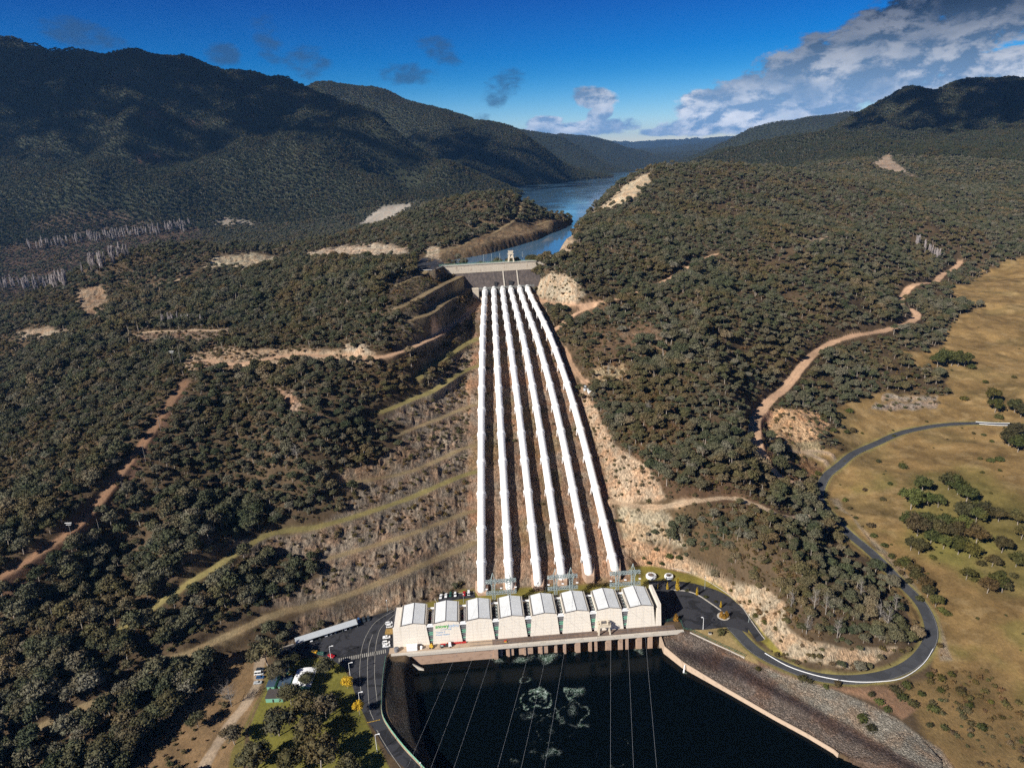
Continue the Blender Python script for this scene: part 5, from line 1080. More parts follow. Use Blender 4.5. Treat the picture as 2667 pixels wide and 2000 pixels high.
# guard rail round the bend
def guard(name, pts, label, h=.8, hw=.45):
    o = tuple(pts[0]); e = empty(name, o, 0, label, 'guard rail'); q = MB().use('white_paint'); [q.bar(np.array(a)-o+np.array([0, 0, h]), np.array(c)-o+np.array([0, 0, h]), .3, hw) for a, c in zip(pts, pts[1:])]; q.build('rail', e)
    q = MB().use('timber'); [q.box(p[0]-o[0]-.12, p[0]-o[0]+.12, p[1]-o[1]-.12, p[1]-o[1]+.12, p[2]-o[2]-.3, p[2]-o[2]+h) for p in pts[::2]]; q.build('post', e)['kind'] = 'stuff'
Q = spl([hit(*p)[:2] for p in PL('1992,1703 2048,1735 2100,1754 2156,1768 2229,1778 2319,1775 2366,1760 2407,1728 2430,1692')], 3.); guard('guard_rail', [np.array([p[0], p[1], hz(*p)+.1]) for p in Q], 'long white guard rail round the outside of the road bend', .7, .32)
for s, lb in (('2541,1100 2580,1103 2630,1104', 'white rail on the far side of the road culvert in the paddock'), ('2550,1106 2590,1109 2634,1110', 'white rail on the near side of the road culvert in the paddock')):
    Q = spl([hit(*p)[:2] for p in PL(s)], 4.); guard('guard_rail', [np.array([p[0], p[1], hz(*p)+.1]) for p in Q], lb, .7, .45)
Q = spl([at(*p, z=157.1) for p in PL('1088,704 1110,705 1133,703 1160,690')], 3.); guard('guard_rail', [np.array([p[0], p[1], 157.1]) for p in Q], 'pale rail along the edge of the asphalt apron left of the dam', .7, .3)
# ------------------------------------------------------------ lamps and poles
for px, py, h, arm, lb in ((862.6, 1719.6, 10, 1.6, 'tall street lamp beside the red car at the crossing'), (912, 1758, 8.5, 1.6, 'street lamp behind the round yellow tree'), (938, 1838, 9, 1.6, 'street lamp rising behind the narrow yellow tree'), (982.5, 1958, 11, 1.6, 'street lamp at the edge of the green lawn near the bottom of the photo'),
                           (1831, 1639, 8.5, -1.2, 'pale street lamp at the front edge of the east car park'), (1835.5, 1534.5, 9.5, 0, 'lamp post on the grass verge beside the golden conifers'), (1950, 1620, 5.5, 0, 'short lamp post on the verge under the pale rock cutting'), (1208, 1569, 6.5, 0, 'lamp post beside the red car behind the second hall block'),
                           (1009.7, 1592, 8.5, 0, 'grey lamp post at the foot of the rock cutting left of the hall'), (1096, 2003, 4, 0, 'short lamp post on the black rock bank at the bottom edge')):
    p = at(px, py, z=0); pole('street_lamp', (p[0], p[1], 0), h, lb, None, arm, 'white_paint' if arm else 'steel', .13)
for k, (px, py, h, xa, lb) in enumerate(((454.7, 957.7, 17, 1, 'power pole with cross arm left of the dirt road bend'), (472, 950, 20, 0, 'bare power pole right of the one with a cross arm, at the dirt road bend'), (419, 1123, 13, 0, 'power pole highest on the cleared line below the road bend'), (380, 1204, 14, 0, 'second power pole down the cleared line'), (327, 1305, 15, 0, 'third power pole down the cleared line'),
                                     (263, 1397, 13, 0, 'fourth power pole down the cleared line'), (190, 1408, 14, 1, 'power pole with white cross arm on the dark cleared track at left'), (183, 1519, 14, 0, 'power pole below the one with the white cross arm'), (144, 1630, 13, 0, 'lowest power pole in the dark wood at left'), (605, 888, 11, 0, 'greenish pole beside the upper dirt terrace'))):
    p = hit(px, py); e = empty('power_pole', tuple(p), 0, lb, 'power pole', 'power poles on the left hillside'); q = MB().use('deadwood'); q.bar((0, 0, -1), (0, 0, h), .42, .3, 6); q.build('post', e)
    if xa: q = MB().use('white_paint'); q.bar((-2.2, 0, h-.9), (2.2, 0, h-.9), .3); q.bar((-1.6, 0, h-2.2), (1.6, 0, h-2.2), .25); q.build('cross_arm', e)
# ------------------------------------------------------------ vehicles
def paint(nm, c, rough=.3): M[nm] = plain(nm, c, rough, .03, 1.); M[nm].node_tree.nodes['Principled BSDF'].inputs['Coat Weight'].default_value = .4
for nm, c in (('paint_white', (.80, .80, .80)), ('paint_silver', (.42, .44, .46)), ('paint_dark', (.03, .04, .05)), ('paint_blue', (.03, .09, .22)), ('paint_red', (.45, .015, .02)), ('paint_green', (.03, .10, .07)), ('paint_yellow', (.70, .38, .02))): paint(nm, c)
def vehicle(kind, col):
    e = bpy.data.objects.new('parked_car', None); b = MB().use(col); L, Wd = (4.7, 1.85) if kind != 'van' else (5.4, 2.0); hx, hy = L/2, Wd/2
    def sect(xs, zs0, zs1, ws0, ws1, q):
        A = [[q.bm.verts.new(p) for p in ((x, -w0, z0), (x, w0, z0), (x, w1, z1), (x, -w1, z1))] for x, z0, z1, w0, w1 in zip(xs, zs0, zs1, ws0, ws1)]
        for a, c in zip(A, A[1:]):
            for j in range(4): q.face([a[j], a[(j+1) % 4], c[(j+1) % 4], c[j]])
        q.face(A[0][::-1]); q.face(A[-1])
    sect([-hx, -hx+.15, -.9, .9, hx-.25, hx], [.42, .3, .28, .28, .3, .42], [.85, .98, 1.0, .98, .86, .7], [hy-.15, hy, hy, hy, hy-.05, hy-.22], [hy-.2, hy-.06, hy-.06, hy-.06, hy-.12, hy-.28], b)
    body = b.build('body', e); r0, r1 = {'wagon': (-2.1, .35), 'sedan': (-1.2, .35), 'ute': (-.5, .5), 'van': (-2.55, 1.3), 'four': (-2.1, .45)}[kind]; ht = {'wagon': 1.5, 'sedan': 1.42, 'ute': 1.7, 'van': 2.1, 'four': 1.85}[kind]
    g = MB().use('glass'); sect([r0-.12, r0+.22, r1, r1+.75], [.95]*4, [1.0, ht-.08, ht-.08, 1.0], [hy-.12]*4, [hy-.2, hy-.3, hy-.3, hy-.2], g); g.build('window', e)
    r = MB().use(col); r.hexa([(r0+.1, -hy+.3, ht-.09), (r1+.1, -hy+.3, ht-.09), (r1+.1, hy-.3, ht-.09), (r0+.1, hy-.3, ht-.09)], [(r0+.25, -hy+.36, ht), (r1, -hy+.36, ht), (r1, hy-.36, ht), (r0+.25, hy-.36, ht)])
    for x in (r0+.3, (r0+r1)/2, r1): [r.bar((x, s*(hy-.14), .98), (x, s*(hy-.3), ht-.05), .1) for s in (-1, 1)]
    if kind == 'ute': r.box(-hx+.1, -.65, -hy+.1, hy-.1, .98, 1.25)
    r.build('roof', e)
    for x in (-hx+.85, hx-.85):
        for s in (-1, 1): wv = MB().use('tyre'); wv.lathe([(.2, -.12), (.34, -.1), (.34, .1), (.2, .12)], (x, s*(hy-.1), .34), 14, 'y'); wv.use('steel').lathe([(.01, -.13), (.2, -.13), (.2, .13), (.01, .13)], (x, s*(hy-.1), .34), 10, 'y'); wv.build('wheel', e)
    h = MB().use('white_paint')
    for s in (-1, 1): h.box(hx-.12, hx-.02, s*(hy-.5)-.2, s*(hy-.5)+.2, .56, .72)
    h.build('headlight', e); COL.objects.link(e); return e
PROTO = {}
def park(kind, col, px, py, ang, label, group=None, z=0.):
    p = at(px, py, z=z); k = (kind, col)
    if k not in PROTO: PROTO[k] = vehicle(kind, col); o = PROTO[k]; o.location = (p[0], p[1], z+.05); o.rotation_euler = (0, 0, math.radians(ang)); tag(o, label, 'van' if kind == 'van' else 'car', group)
    else: o = dup(PROTO[k], (p[0], p[1], z+.05), math.radians(ang), label, 'van' if kind == 'van' else 'car', group)
    if group is None and 'group' in o: del o['group']
    return o
G1 = 'cars in the small car park behind the hall'; G2 = 'vehicles parked against the left end of the hall'; G3 = 'cars under the long carport'; G4 = 'cars on the dirt beside the green buildings'
park('sedan', 'paint_white', 1148.5, 1555, 268, 'white car with dark blue windscreen, leftmost behind the hall', G1); park('ute', 'paint_white', 1162, 1552, 88, 'white utility second from left behind the hall', G1); park('wagon', 'paint_green', 1173.5, 1549.5, 268, 'dark green car third from left behind the hall', G1)
park('wagon', 'paint_white', 1186, 1549.5, 272, 'white wagon between the dark green and the red car', G1); park('sedan', 'paint_red', 1209, 1547.5, 270, 'red car behind the gap between second and third hall block', G1); park('van', 'paint_white', 1221, 1545.5, 95, 'white van rightmost behind the hall', G1)
park('four', 'paint_white', 1016, 1632, 12, 'white four wheel drive farthest back beside the left end wall', G2); park('wagon', 'paint_white', 1013.5, 1624, 12, 'white wagon with tan load behind the farthest four wheel drive', G2); park('ute', 'paint_white', 1007, 1661, 8, 'white utility in front of the stacked timber at the left end wall', G2)
park('four', 'paint_white', 1006, 1675, 8, 'white four wheel drive, nearer the crossing than the timber', G2); park('ute', 'paint_white', 1007, 1683.5, 8, 'white utility nearest the striped crossing by the end wall', G2)
park('sedan', 'paint_red', 863, 1709.5, 150, 'red car beside the tall street lamp in the left car park'); park('wagon', 'paint_green', 836, 1703, 165, 'dark green car left of the red one by the lawn edge'); park('ute', 'paint_yellow', 817, 1699, 165, 'small orange yellow vehicle at the tip of the lawn')
for k, (px, py, c, n) in enumerate(((811, 1666, 'paint_white', 'white car at the near left end of the carport'), (829, 1659, 'paint_dark', 'dark car second from the left under the carport'), (849, 1653, 'paint_white', 'white car third from the left under the carport'), (861, 1649, 'paint_silver', 'silver car in the middle of the carport'), (874, 1644, 'paint_blue', 'blue car right of the silver one under the carport'), (899, 1637, 'paint_white', 'white car second from the right under the carport'), (913, 1632, 'paint_blue', 'blue car rightmost under the carport'))): park('sedan', c, px, py, 290, n, G3)
park('wagon', 'paint_blue', 935, 1617, 290, 'dark blue car in the open right of the carport'); park('wagon', 'paint_dark', 948, 1615, 290, 'black car at the foot of the cutting right of the blue car'); park('ute', 'paint_dark', 960, 1612, 290, 'black utility farthest right at the foot of the cutting')
park('wagon', 'paint_dark', 678, 1744, 5, 'dark car farthest back on the dirt by the green buildings', G4); park('van', 'paint_white', 675, 1755, 5, 'white van on the dirt by the green buildings', G4); park('wagon', 'paint_blue', 678, 1765, 5, 'blue car between the white van and the silver hatchback', G4); park('sedan', 'paint_silver', 672, 1779, 5, 'silver car nearest the dirt track', G4)
# plant and stores at the left end of the deck
b = MB().use('paint_white'); b.box(-3.2, 3.2, -1.6, 1.6, .1, 3.0); e0 = tag(b.build('site_container', loc=ph(11, -3.2, .06)), 'big white site container standing against the first hall block', 'container'); e0.rotation_euler[2] = PHA
b = MB().use('louvre'); b.lathe([(1.5, 0), (1.5, 2.2), (1.2, 2.4)], (0, 0, 0), 18); tag(b.build('tank', loc=ph(1.6, -3.4, .08)), 'round grey tank on the deck left of the white container', 'tank')
b = MB().use('yellow'); b.box(-1.1, 1.1, -.8, .8, .3, 1.9); b.use('tyre'); [b.lathe([(.45, -.2), (.45, .2)], (x, y, .45), 12, 'y') for x in (-.9, .9) for y in (-.9, .9)]; b.use('yellow').box(-.4, .5, -.6, .6, 1.9, 2.6); tag(b.build('forklift', loc=ph(22.7, -3.0, .06)), 'yellow forklift in front of the second hall block', 'forklift')
t = empty('flatbed_truck', ph(31.5, -3.2, .06), PHA, 'small truck with white cab and dark tray parked beside the yellow forklift', 'truck'); b = MB().use('paint_white'); b.hexa([(1.6, -1.1, .7), (3.6, -1.1, .7), (3.6, 1.1, .7), (1.6, 1.1, .7)], [(1.7, -1, 2.5), (3.1, -1, 2.5), (3.1, 1, 2.5), (1.7, 1, 2.5)]); b.build('cab', t)
b = MB().use('dark'); b.box(-3.6, 1.5, -1.1, 1.1, .8, 1.1); b.use('red').box(-3.2, -.2, .2, .9, 1.1, 1.9); b.use('steel').box(-3.2, -1.5, -.9, 0, 1.1, 1.6); b.build('tray', t)
for x in (-2.6, 2.7):
    for y in (-1, 1): b = MB().use('tyre'); b.lathe([(.45, -.18), (.45, .18)], (x, y, .45), 12, 'y'); b.build('wheel', t)
b = MB().use('white_paint'); b.lathe([(.9, 0), (.95, 1.2), (.6, 1.7), (.1, 1.8)], (0, 0, 0), 12); b.use('trim').bar((.9, 0, .5), (1.9, .3, .4), .5); tag(b.build('cement_mixer', loc=ph(16.6, -3.0, .06)), 'small white drum mixer between the container and the forklift', 'mixer')
M['plank'] = plain('yellow_timber', (.42, .27, .09), .8, .2, 3.)
b = MB().use('plank'); [b.box(-3+.45*k, -2.72+.45*k, -2.2+.1*(k % 3), 2.2, .1, 1.1+.15*(k % 2)) for k in range(13)]; o = at(1017, 1646, z=0); q = tag(b.build('timber_stack', loc=(o[0], o[1], .05)), 'stack of yellow timber between the white vehicles at the left end wall', 'timber stack')
b = MB().use('red'); b.box(-6, 6, -.3, .3, .1, 1.1); b.use('trim').box(-5, -3, -.5, .5, .1, 1.6); q = tag(b.build('barrier', loc=ph(38, -1.2, .06)), 'red barrier along the foot of the second hall block', 'barrier'); q.rotation_euler[2] = PHA
b = MB().use('yellow'); b.box(-.7, .7, -.4, .4, 0, .5); b.use('red').box(-.9, .2, -.2, .6, .5, .9); b.bar((-.5, 0, .5), (.9, .4, 1.3), .25); tag(b.build('works_gear', loc=ph(68, -3.6, .3)), 'small heap of orange and yellow work gear on the rusty track', 'equipment')
# ------------------------------------------------------------ small buildings
def shed(name, px, py, sx, sy, h, rz, wall, roof, label, cat='building', pitch=.5, z=0., parts=True):
    p = at(px, py, z=z) if z is not None else hit(px, py); e = empty(name, (p[0], p[1], p[2] if z is None else z), math.radians(rz), label, cat)
    b = MB().use(wall); b.box(0, sx, 0, sy, -.3, h); b.build('wall', e)
    r = MB().use(roof); r.hexa([(-.3, -.4, h+.02), (sx+.3, -.4, h+.02), (sx+.3, sy+.4, h+pitch), (-.3, sy+.4, h+pitch)], [(-.3, -.4, h+.2), (sx+.3, -.4, h+.2), (sx+.3, sy+.4, h+pitch+.2), (-.3, sy+.4, h+pitch+.2)]); r.build('roof', e)
    d = MB().use('dark'); d.box(sx*.35, sx*.35+.9, -.04, 0.01, 0, 2.0); d.build('door', e); return e
M['bluegrey'] = plain('blue_grey_roof', (.05, .08, .12), .5, .2, 2.); M['darkroof'] = plain('dark_brown_roof', (.06, .05, .045), .8, .3, 2.)
shed('green_cabin', 696, 1798, 4.2, 11, 2.8, 0, 'green', 'bluegrey', 'narrow pale green cabin with dark roof nearest the parked cars', 'cabin'); shed('green_cabin', 726, 1797, 6.2, 7.5, 2.8, 0, 'green', 'bluegrey', 'pale green cabin with blue grey roof half hidden under gum trees', 'cabin')
shed('green_cabin', 731, 1757, 4.3, 4.5, 2.8, 0, 'green', 'blue', 'small pale green cabin with a blue roof behind the other cabins', 'cabin'); shed('toilet_block', 693, 1829, 10.5, 6, 2.8, 0, 'green', 'darkroof', 'long pale green block with dark brown roof at the lawn edge', 'building')
e = empty('visitor_pavilion', tuple(at(763, 1800, z=0)), math.radians(4), 'visitor pavilion with curved white roof among gum trees', 'pavilion'); b = MB().use('green'); b.box(.5, 9, 1, 12.5, -.3, 3.0); b.build('wall', e); b = MB().use('paint_white')
for k in range(8):
    a0, a1 = k/8, (k+1)/8; x0, x1 = -1+a0*11.5, -1+a1*11.5; z0_, z1_ = 3.1+math.sin(a0*math.pi)*.9, 3.1+math.sin(a1*math.pi)*.9; b.hexa([(x0, -.5-a0*1, z0_), (x1, -.5-a1, z1_), (x1+1, 14, z1_), (x0+1, 14, z0_)], [(x0, -.5-a0, z0_+.15), (x1, -.5-a1, z1_+.15), (x1+1, 14, z1_+.15), (x0+1, 14, z0_+.15)])
b.build('roof', e)
A = at(771, 1677, z=2.4); B = at(932, 1626, z=2.4); d = B-A; L = math.hypot(d[0], d[1]); an = math.atan2(d[1], d[0]); e = empty('carport', (A[0], A[1], 0), an, 'long white roofed carport at the foot of the left cutting', 'carport')
b = MB().use('tin'); b.hexa([(0, 0, 2.6), (L, 0, 2.6), (L, 5.4, 3.1), (0, 5.4, 3.1)], [(0, 0, 2.75), (L, 0, 2.75), (L, 5.4, 3.25), (0, 5.4, 3.25)]); b.use('white_paint')
n_ = int(L/1.6); [b.box(k*L/n_-.06, k*L/n_+.06, .02, 5.38, 2.93, 3.2) for k in range(0)]
b.build('roof', e); [MB().use('steel').bar((x, y, 0), (x, y, 2.7), .14).build('post', e) for x in np.linspace(.4, L-.4, 9) for y in (.5, 5.0)]
b = MB().use('kerb'); b.box(0, L, 5.5, 5.8, -.2, 1.4); b.build('back_wall', e)
p = hit(1532, 1026); e = empty('white_hut', tuple(p), .1, 'small white hut on the ledge right of the pipes', 'hut'); b = MB().use('white_paint'); b.box(0, 8.5, 0, 5, -1.5, 3.4); b.build('wall', e); r = MB().use('tin'); r.hexa([(-.4, -.4, 3.42), (8.9, -.4, 3.42), (8.9, 5.4, 3.42), (-.4, 5.4, 3.42)], [(-.4, 2.4, 4.5), (8.9, 2.4, 4.5), (8.9, 2.6, 4.5), (-.4, 2.6, 4.5)]); r.build('roof', e); d = MB().use('louvre'); d.box(3, 4.2, -.05, .02, 0, 2.2); d.build('door', e)
p = hit(1524, 1014); b = MB().use('tin'); b.lathe([(1.5, -1), (1.5, 3.2), (1.1, 3.6), (.2, 3.8)], (0, 0, 0), 18); tag(b.build('water_tank', loc=tuple(p)), 'round pale tank left of the small white hut', 'tank')
for px, py, r, lb in ((1696, 1503, 3.7, 'larger turbine runner displayed on a white plinth, nearer the hall'), (1742, 1504, 3.1, 'smaller turbine runner displayed on a white plinth, right of the larger one')):
    p = at(px, py, z=0); e = empty('turbine_runner', (p[0], p[1], 0), 0, lb, 'monument', 'turbine runners on the grass'); b = MB().use('white_paint'); b.lathe([(r*.95, 0), (r, .3), (r, 1.6), (r*.9, 2.0), (r*.62, 2.1), (r*.55, 1.2)], (0, 0, 0), 28); b.build('plinth', e)
    b = MB().use('rust'); b.lathe([(r*.5, 1.2), (r*.48, 2.0), (r*.3, 2.2)], (0, 0, 0), 20); b.build('hub', e)
    for k in range(11): a = k*2*math.pi/11; b = MB().use('louvre'); b.bar((r*.3*math.cos(a), r*.3*math.sin(a), 1.9), (r*.62*math.cos(a+.3), r*.62*math.sin(a+.3), 2.25), .1, .5); b.build('blade', e)
p = at(1849, 1651, z=0); b = MB().use('kerb'); b.box(-.9, .9, -.6, .6, 0, 1.0); b.use('dark').hexa([(-.8, -.5, 1.0), (.8, -.5, 1.0), (.8, .5, 1.0), (-.8, .5, 1.0)], [(-.8, -.5, 1.1), (.8, -.5, 1.1), (.8, .5, 1.5), (-.8, .5, 1.5)]); tag(b.build('information_stand', loc=(p[0], p[1], 0)), 'dark information stand on the dry lawn below the east car park', 'stand')
p = at(1784, 1731, z=-5); b = MB().use('paint_white'); b.bar((0, 0, 0), (-.6, -.9, -1.2), .5, .5, 8); b.bar((-.6, -.9, -1.2), (-1.0, -1.6, -4.0), .5, 1.1, 8); tag(b.build('outfall_jet', loc=tuple(p)), 'white jet of water falling from a pipe in the training wall', 'water jet')
# embankment dam crest road beyond
# ------------------------------------------------------------ planted and lone trees
BG = [gum(600+i, h=10.5, R=5.4, lobes=10, leaves=110, ls=.42, parts=True, matl='picnic', low=.25) for i in range(3)]
for k, (px, py, s, lb) in enumerate(((700, 1738, 1.9, 'tallest dark gum tree behind the green cabins'), (722, 1775, 1.3, 'gum tree overhanging the cabins from behind'), (764, 1738, 1.0, 'rounded gum tree between the cabins and the car park lawn'), (848, 1762, 1.15, 'rounded gum tree on the lawn left of the round yellow tree'), (806, 1783, .9, 'gum tree standing over the white pavilion roof'), (760, 1838, 1.3, 'gum tree in front of the white pavilion'), (793, 1862, 1.35, 'tall gum tree with bare trunk on the lawn below the pavilion'),
    (850, 1872, 1.35, 'broad gum tree in the middle of the park'), (727, 1915, 1.7, 'tall dark gum tree beside the small round bush in the park'), (612, 1938, 1.15, 'dark round tree standing beside the dirt track'), (664, 2005, 1.6, 'big gum tree at the bottom edge right of the dirt track'), (818, 1935, 1.6, 'large grey gum tree in the lower middle of the park'), (836, 1998, 1.7, 'large olive gum tree at the bottom edge of the park'), (770, 2010, 1.3, 'gum tree at the bottom edge between the two largest'), (905, 2030, 1.2, 'gum tree at the bottom edge left of the green lawn'),
    (517, 1893, .95, 'bright green tree alone on the dry grass left of the track'), (440, 1868, 1.5, 'dense gum tree at the upper edge of the dry grass'), (385, 1905, 1.4, 'brownish gum tree at the left edge of the dry grass'), (500, 1800, 1.2, 'green tree above the dry grass beside the leafless one'), (455, 1790, 1.2, 'dark green tree on the slope above the dry grass'), (350, 1960, 1.5, 'wide dark tree at the bottom left of the dry grass'), (270, 1990, 1.5, 'dark tree in the bottom left wood beside the pale bench'))):
    p = at(px, py, z=0); p[2] = hz(p[0], p[1]); tree('park_tree', tuple(p), s*.92, BG[k % 3], k*1.3, lb, 'tree', 'trees in and around the park')
def small_tree(name, px, py, me, s, lb, cat, group=None, z=0., sz=1.):
    p = at(px, py, z=z) if z is not None else hit(px, py)
    if z is not None: p[2] = max(hz(p[0], p[1]), z-1)
    o = link(name, me); o.location = p; o.scale = (s, s, s*sz); o.rotation_euler = (0, 0, px*.7); return tag(o, lb, cat, group)
YT = [gum(650+i, h=7, R=3.4, lobes=7, leaves=140, ls=.30, parts=True, matl='autumn', low=.2) for i in range(2)]
p = at(906, 1792, z=0); tree('yellow_tree', (p[0], p[1], 0), 1.0, YT[0], 0, 'round bright yellow tree beside the road', 'tree'); p = at(938, 1862, z=0); tree('yellow_tree', (p[0], p[1], 0), .85, YT[1], 1, 'narrow bright yellow tree leaning by the road, lower than the round one', 'tree', sz=1.6)
BUSH = [shrub(700+i, R=2.0, leaves=240, ls=.30, matl='bush', n=6) for i in range(4)]
small_tree('round_bush', 700, 1863, BUSH[0], 1.1, 'small round dark bush alone on the lawn below the toilet block', 'bush', sz=1.5)
small_tree('round_bush', 1877, 1651, BUSH[1], 1.5, 'dark round bush on the dry lawn below the east car park', 'bush', sz=1.1)
for px, py, s in ((1789, 1539, .8), (1838, 1556, .9), (1864, 1568, .7)): small_tree('round_bush', px, py, BUSH[2], s, 'small dark bush in the kerbed strip of the east car park', 'bush', 'bushes in the kerbed strip')
for px, py, s in ((1710, 1433, 1.4), (1690, 1468, 1.1), (1676, 1455, .9), (1905, 1540, 1.), (1953, 1568, .9), (1993, 1624, 1.3), (1968, 1606, 1.3), (1744, 1452, 1.8), (1770, 1455, 1.6), (1725, 1470, 1.2)): small_tree('rock_bush', px, py, BUSH[3], s, 'dark bush growing on the pale rock cutting east of the hall', 'bush', 'bushes on the pale cutting', z=None)
def conifer(seed, h, r, mat):
    rg = np.random.default_rng(seed); b = MBd(); b.limb((0, 0, -.3), (0, 0, h*.4), .12, .08); n = 260; z = h*(.06+.94*rg.random(n)**1.1); rr = r*np.clip(1-(z/h), .03, 1)**.65*np.clip(z/h*6, .5, 1); a = rg.uniform(0, 6.28, n); p = np.stack([rr*np.cos(a), rr*np.sin(a), z], 1)
    d = rg.standard_normal((n, 3)); d[:, 2] = np.abs(d[:, 2])+.8; d /= np.linalg.norm(d, axis=1)[:, None]; s = np.cross(d, p+[.1, .2, 0]); s /= np.linalg.norm(s, axis=1)[:, None]; w = .32
    V = np.stack([p-s*w, p+s*w, p+d*w*2.2], 1).reshape(-1, 3); b.add(V, [(3*i, 3*i+1, 3*i+2) for i in range(n)], 1); V1 = np.array([(r*.75*math.cos(t), r*.75*math.sin(t), h*.08) for t in np.arange(8)*math.pi/4]+[(0, 0, h*.94)]); b.add(V1, [(i, (i+1) % 8, 8) for i in range(8)], 1)
    return b.mesh('conifer', [M['bark'], M[mat]])
CF = conifer(1, 8, 1.15, 'golden'); M['orangeleaf'] = foliage('orange_conifer_leaves', [(.26, .13, .02), (.30, .15, .03)]); CO2 = conifer(2, 4.4, 1.7, 'orangeleaf')
for px, py, s, me, lb in ((1713, 1532, .4, CF, 'tiny golden conifer at the corner of the hall'), (1738, 1535, .7, CF, 'golden conifer second from the hall, shorter than its neighbour'), (1764, 1538, 1.2, CF, 'tallest golden conifer in the row east of the hall'), (1815, 1550, .75, CF, 'golden conifer in the middle of the kerbed strip'), (1877, 1582, .62, CF, 'golden conifer just above the kerbed island'),
                          (1879, 1608, 1., CO2, 'orange conifer at the left of the round island'), (1892, 1607, 1., CO2, 'orange conifer at the right of the round island'), (1886, 1611, .75, CO2, 'lowest orange conifer at the front of the round island'), (1760, 1616, 1.1, CO2, 'orange brown conifer at the fence corner near the deck end')): small_tree('golden_conifer', px, py, me, s, lb, 'conifer', 'golden conifers east of the hall')
BARE = [bare(800+i) for i in range(3)]; BW = bare(820, 14, 7.5, 46, w=1.2)
p = at(603, 1838, z=0); o = link('leafless_tree', BW); o.location = p; tag(o, 'wide leafless grey tree where the dirt track meets the parked cars', 'tree')
for px, py, s in ((1690, 1075, 1.), (1640, 1190, .9), (1585, 975, 1.), (2120, 1590, 1.3), (2150, 1600, 1.2), (2290, 1620, 1.3), (2310, 1640, 1.4), (2330, 1600, 1.2), (2060, 1590, 1.2), (775, 1200, 1.3), (2180, 1660, 1.2), (2240, 1560, 1.2), (2100, 1650, 1.2)):
    small_tree('dead_tree', px, py, BARE[int(px) % 3], s*1.15, ('pale dead gum standing among the trees on the spur above the road bend' if px > 1900 else 'pale dead gum in the wood right of the pipes' if px > 1500 else 'pale dead gum in the wood left of the pipes'), 'tree', 'pale dead gums', z=None)
def poplar(seed):
    rg = np.random.default_rng(seed); b = MBd(); b.limb((0, 0, -1), (0, 0, 21), .5, .15, n=4)
    for i in range(54): z = 2+17*rg.random(); a = rg.uniform(0, 6.28); L = 4.2*(1.15-z/24); b.limb((0, 0, z), (L*.55*math.cos(a), L*.55*math.sin(a), z+L*1.7), .34, .1, n=3)
    return b.mesh('poplar', [M['poplarwood']])
M['poplarwood'] = plain('pale_poplar_wood', (.27, .235, .225), .9, .2, 1.); POP = [poplar(i) for i in range(3)]
def grove(n, fn, lb, group, s=1., seed=3):
    rg = np.random.default_rng(seed)
    for k in range(n): px, py = fn(rg); o = small_tree('bare_poplar', px, py, POP[k % 3], s*rg.uniform(.95, 1.4), lb, 'tree', group, z=None)
grove(135, lambda r: (lambda t: (75+t*420, 642-t*52+r.uniform(-3, 14)))(r.random()), 'pale leafless poplar in the long grove across the far valley floor at left', 'poplars of the long valley grove')
grove(60, lambda r: (r.uniform(0, 182), 752+r.uniform(-14, 6)), 'pale leafless poplar in the lower grove at the left edge', 'poplars of the lower left grove', seed=4)
grove(26, lambda r: (lambda t: (215+t*120, 712-t*42+r.uniform(-4, 6)))(r.random()), 'pale leafless poplar in the small grove between the two larger ones', 'poplars of the small middle grove', seed=5)
grove(16, lambda r: (lambda t: (2385+t*62, 640+t*42+r.uniform(-3, 3)))(r.random()), 'pale leafless poplar in the row beside the dirt road at upper right', 'poplars at upper right', .75, 6)
grove(14, lambda r: (r.uniform(425, 535), 848+r.uniform(-4, 4)), 'pale leafless poplar in the row above the dirt terrace at left', 'poplars above the terrace', .55, 7)
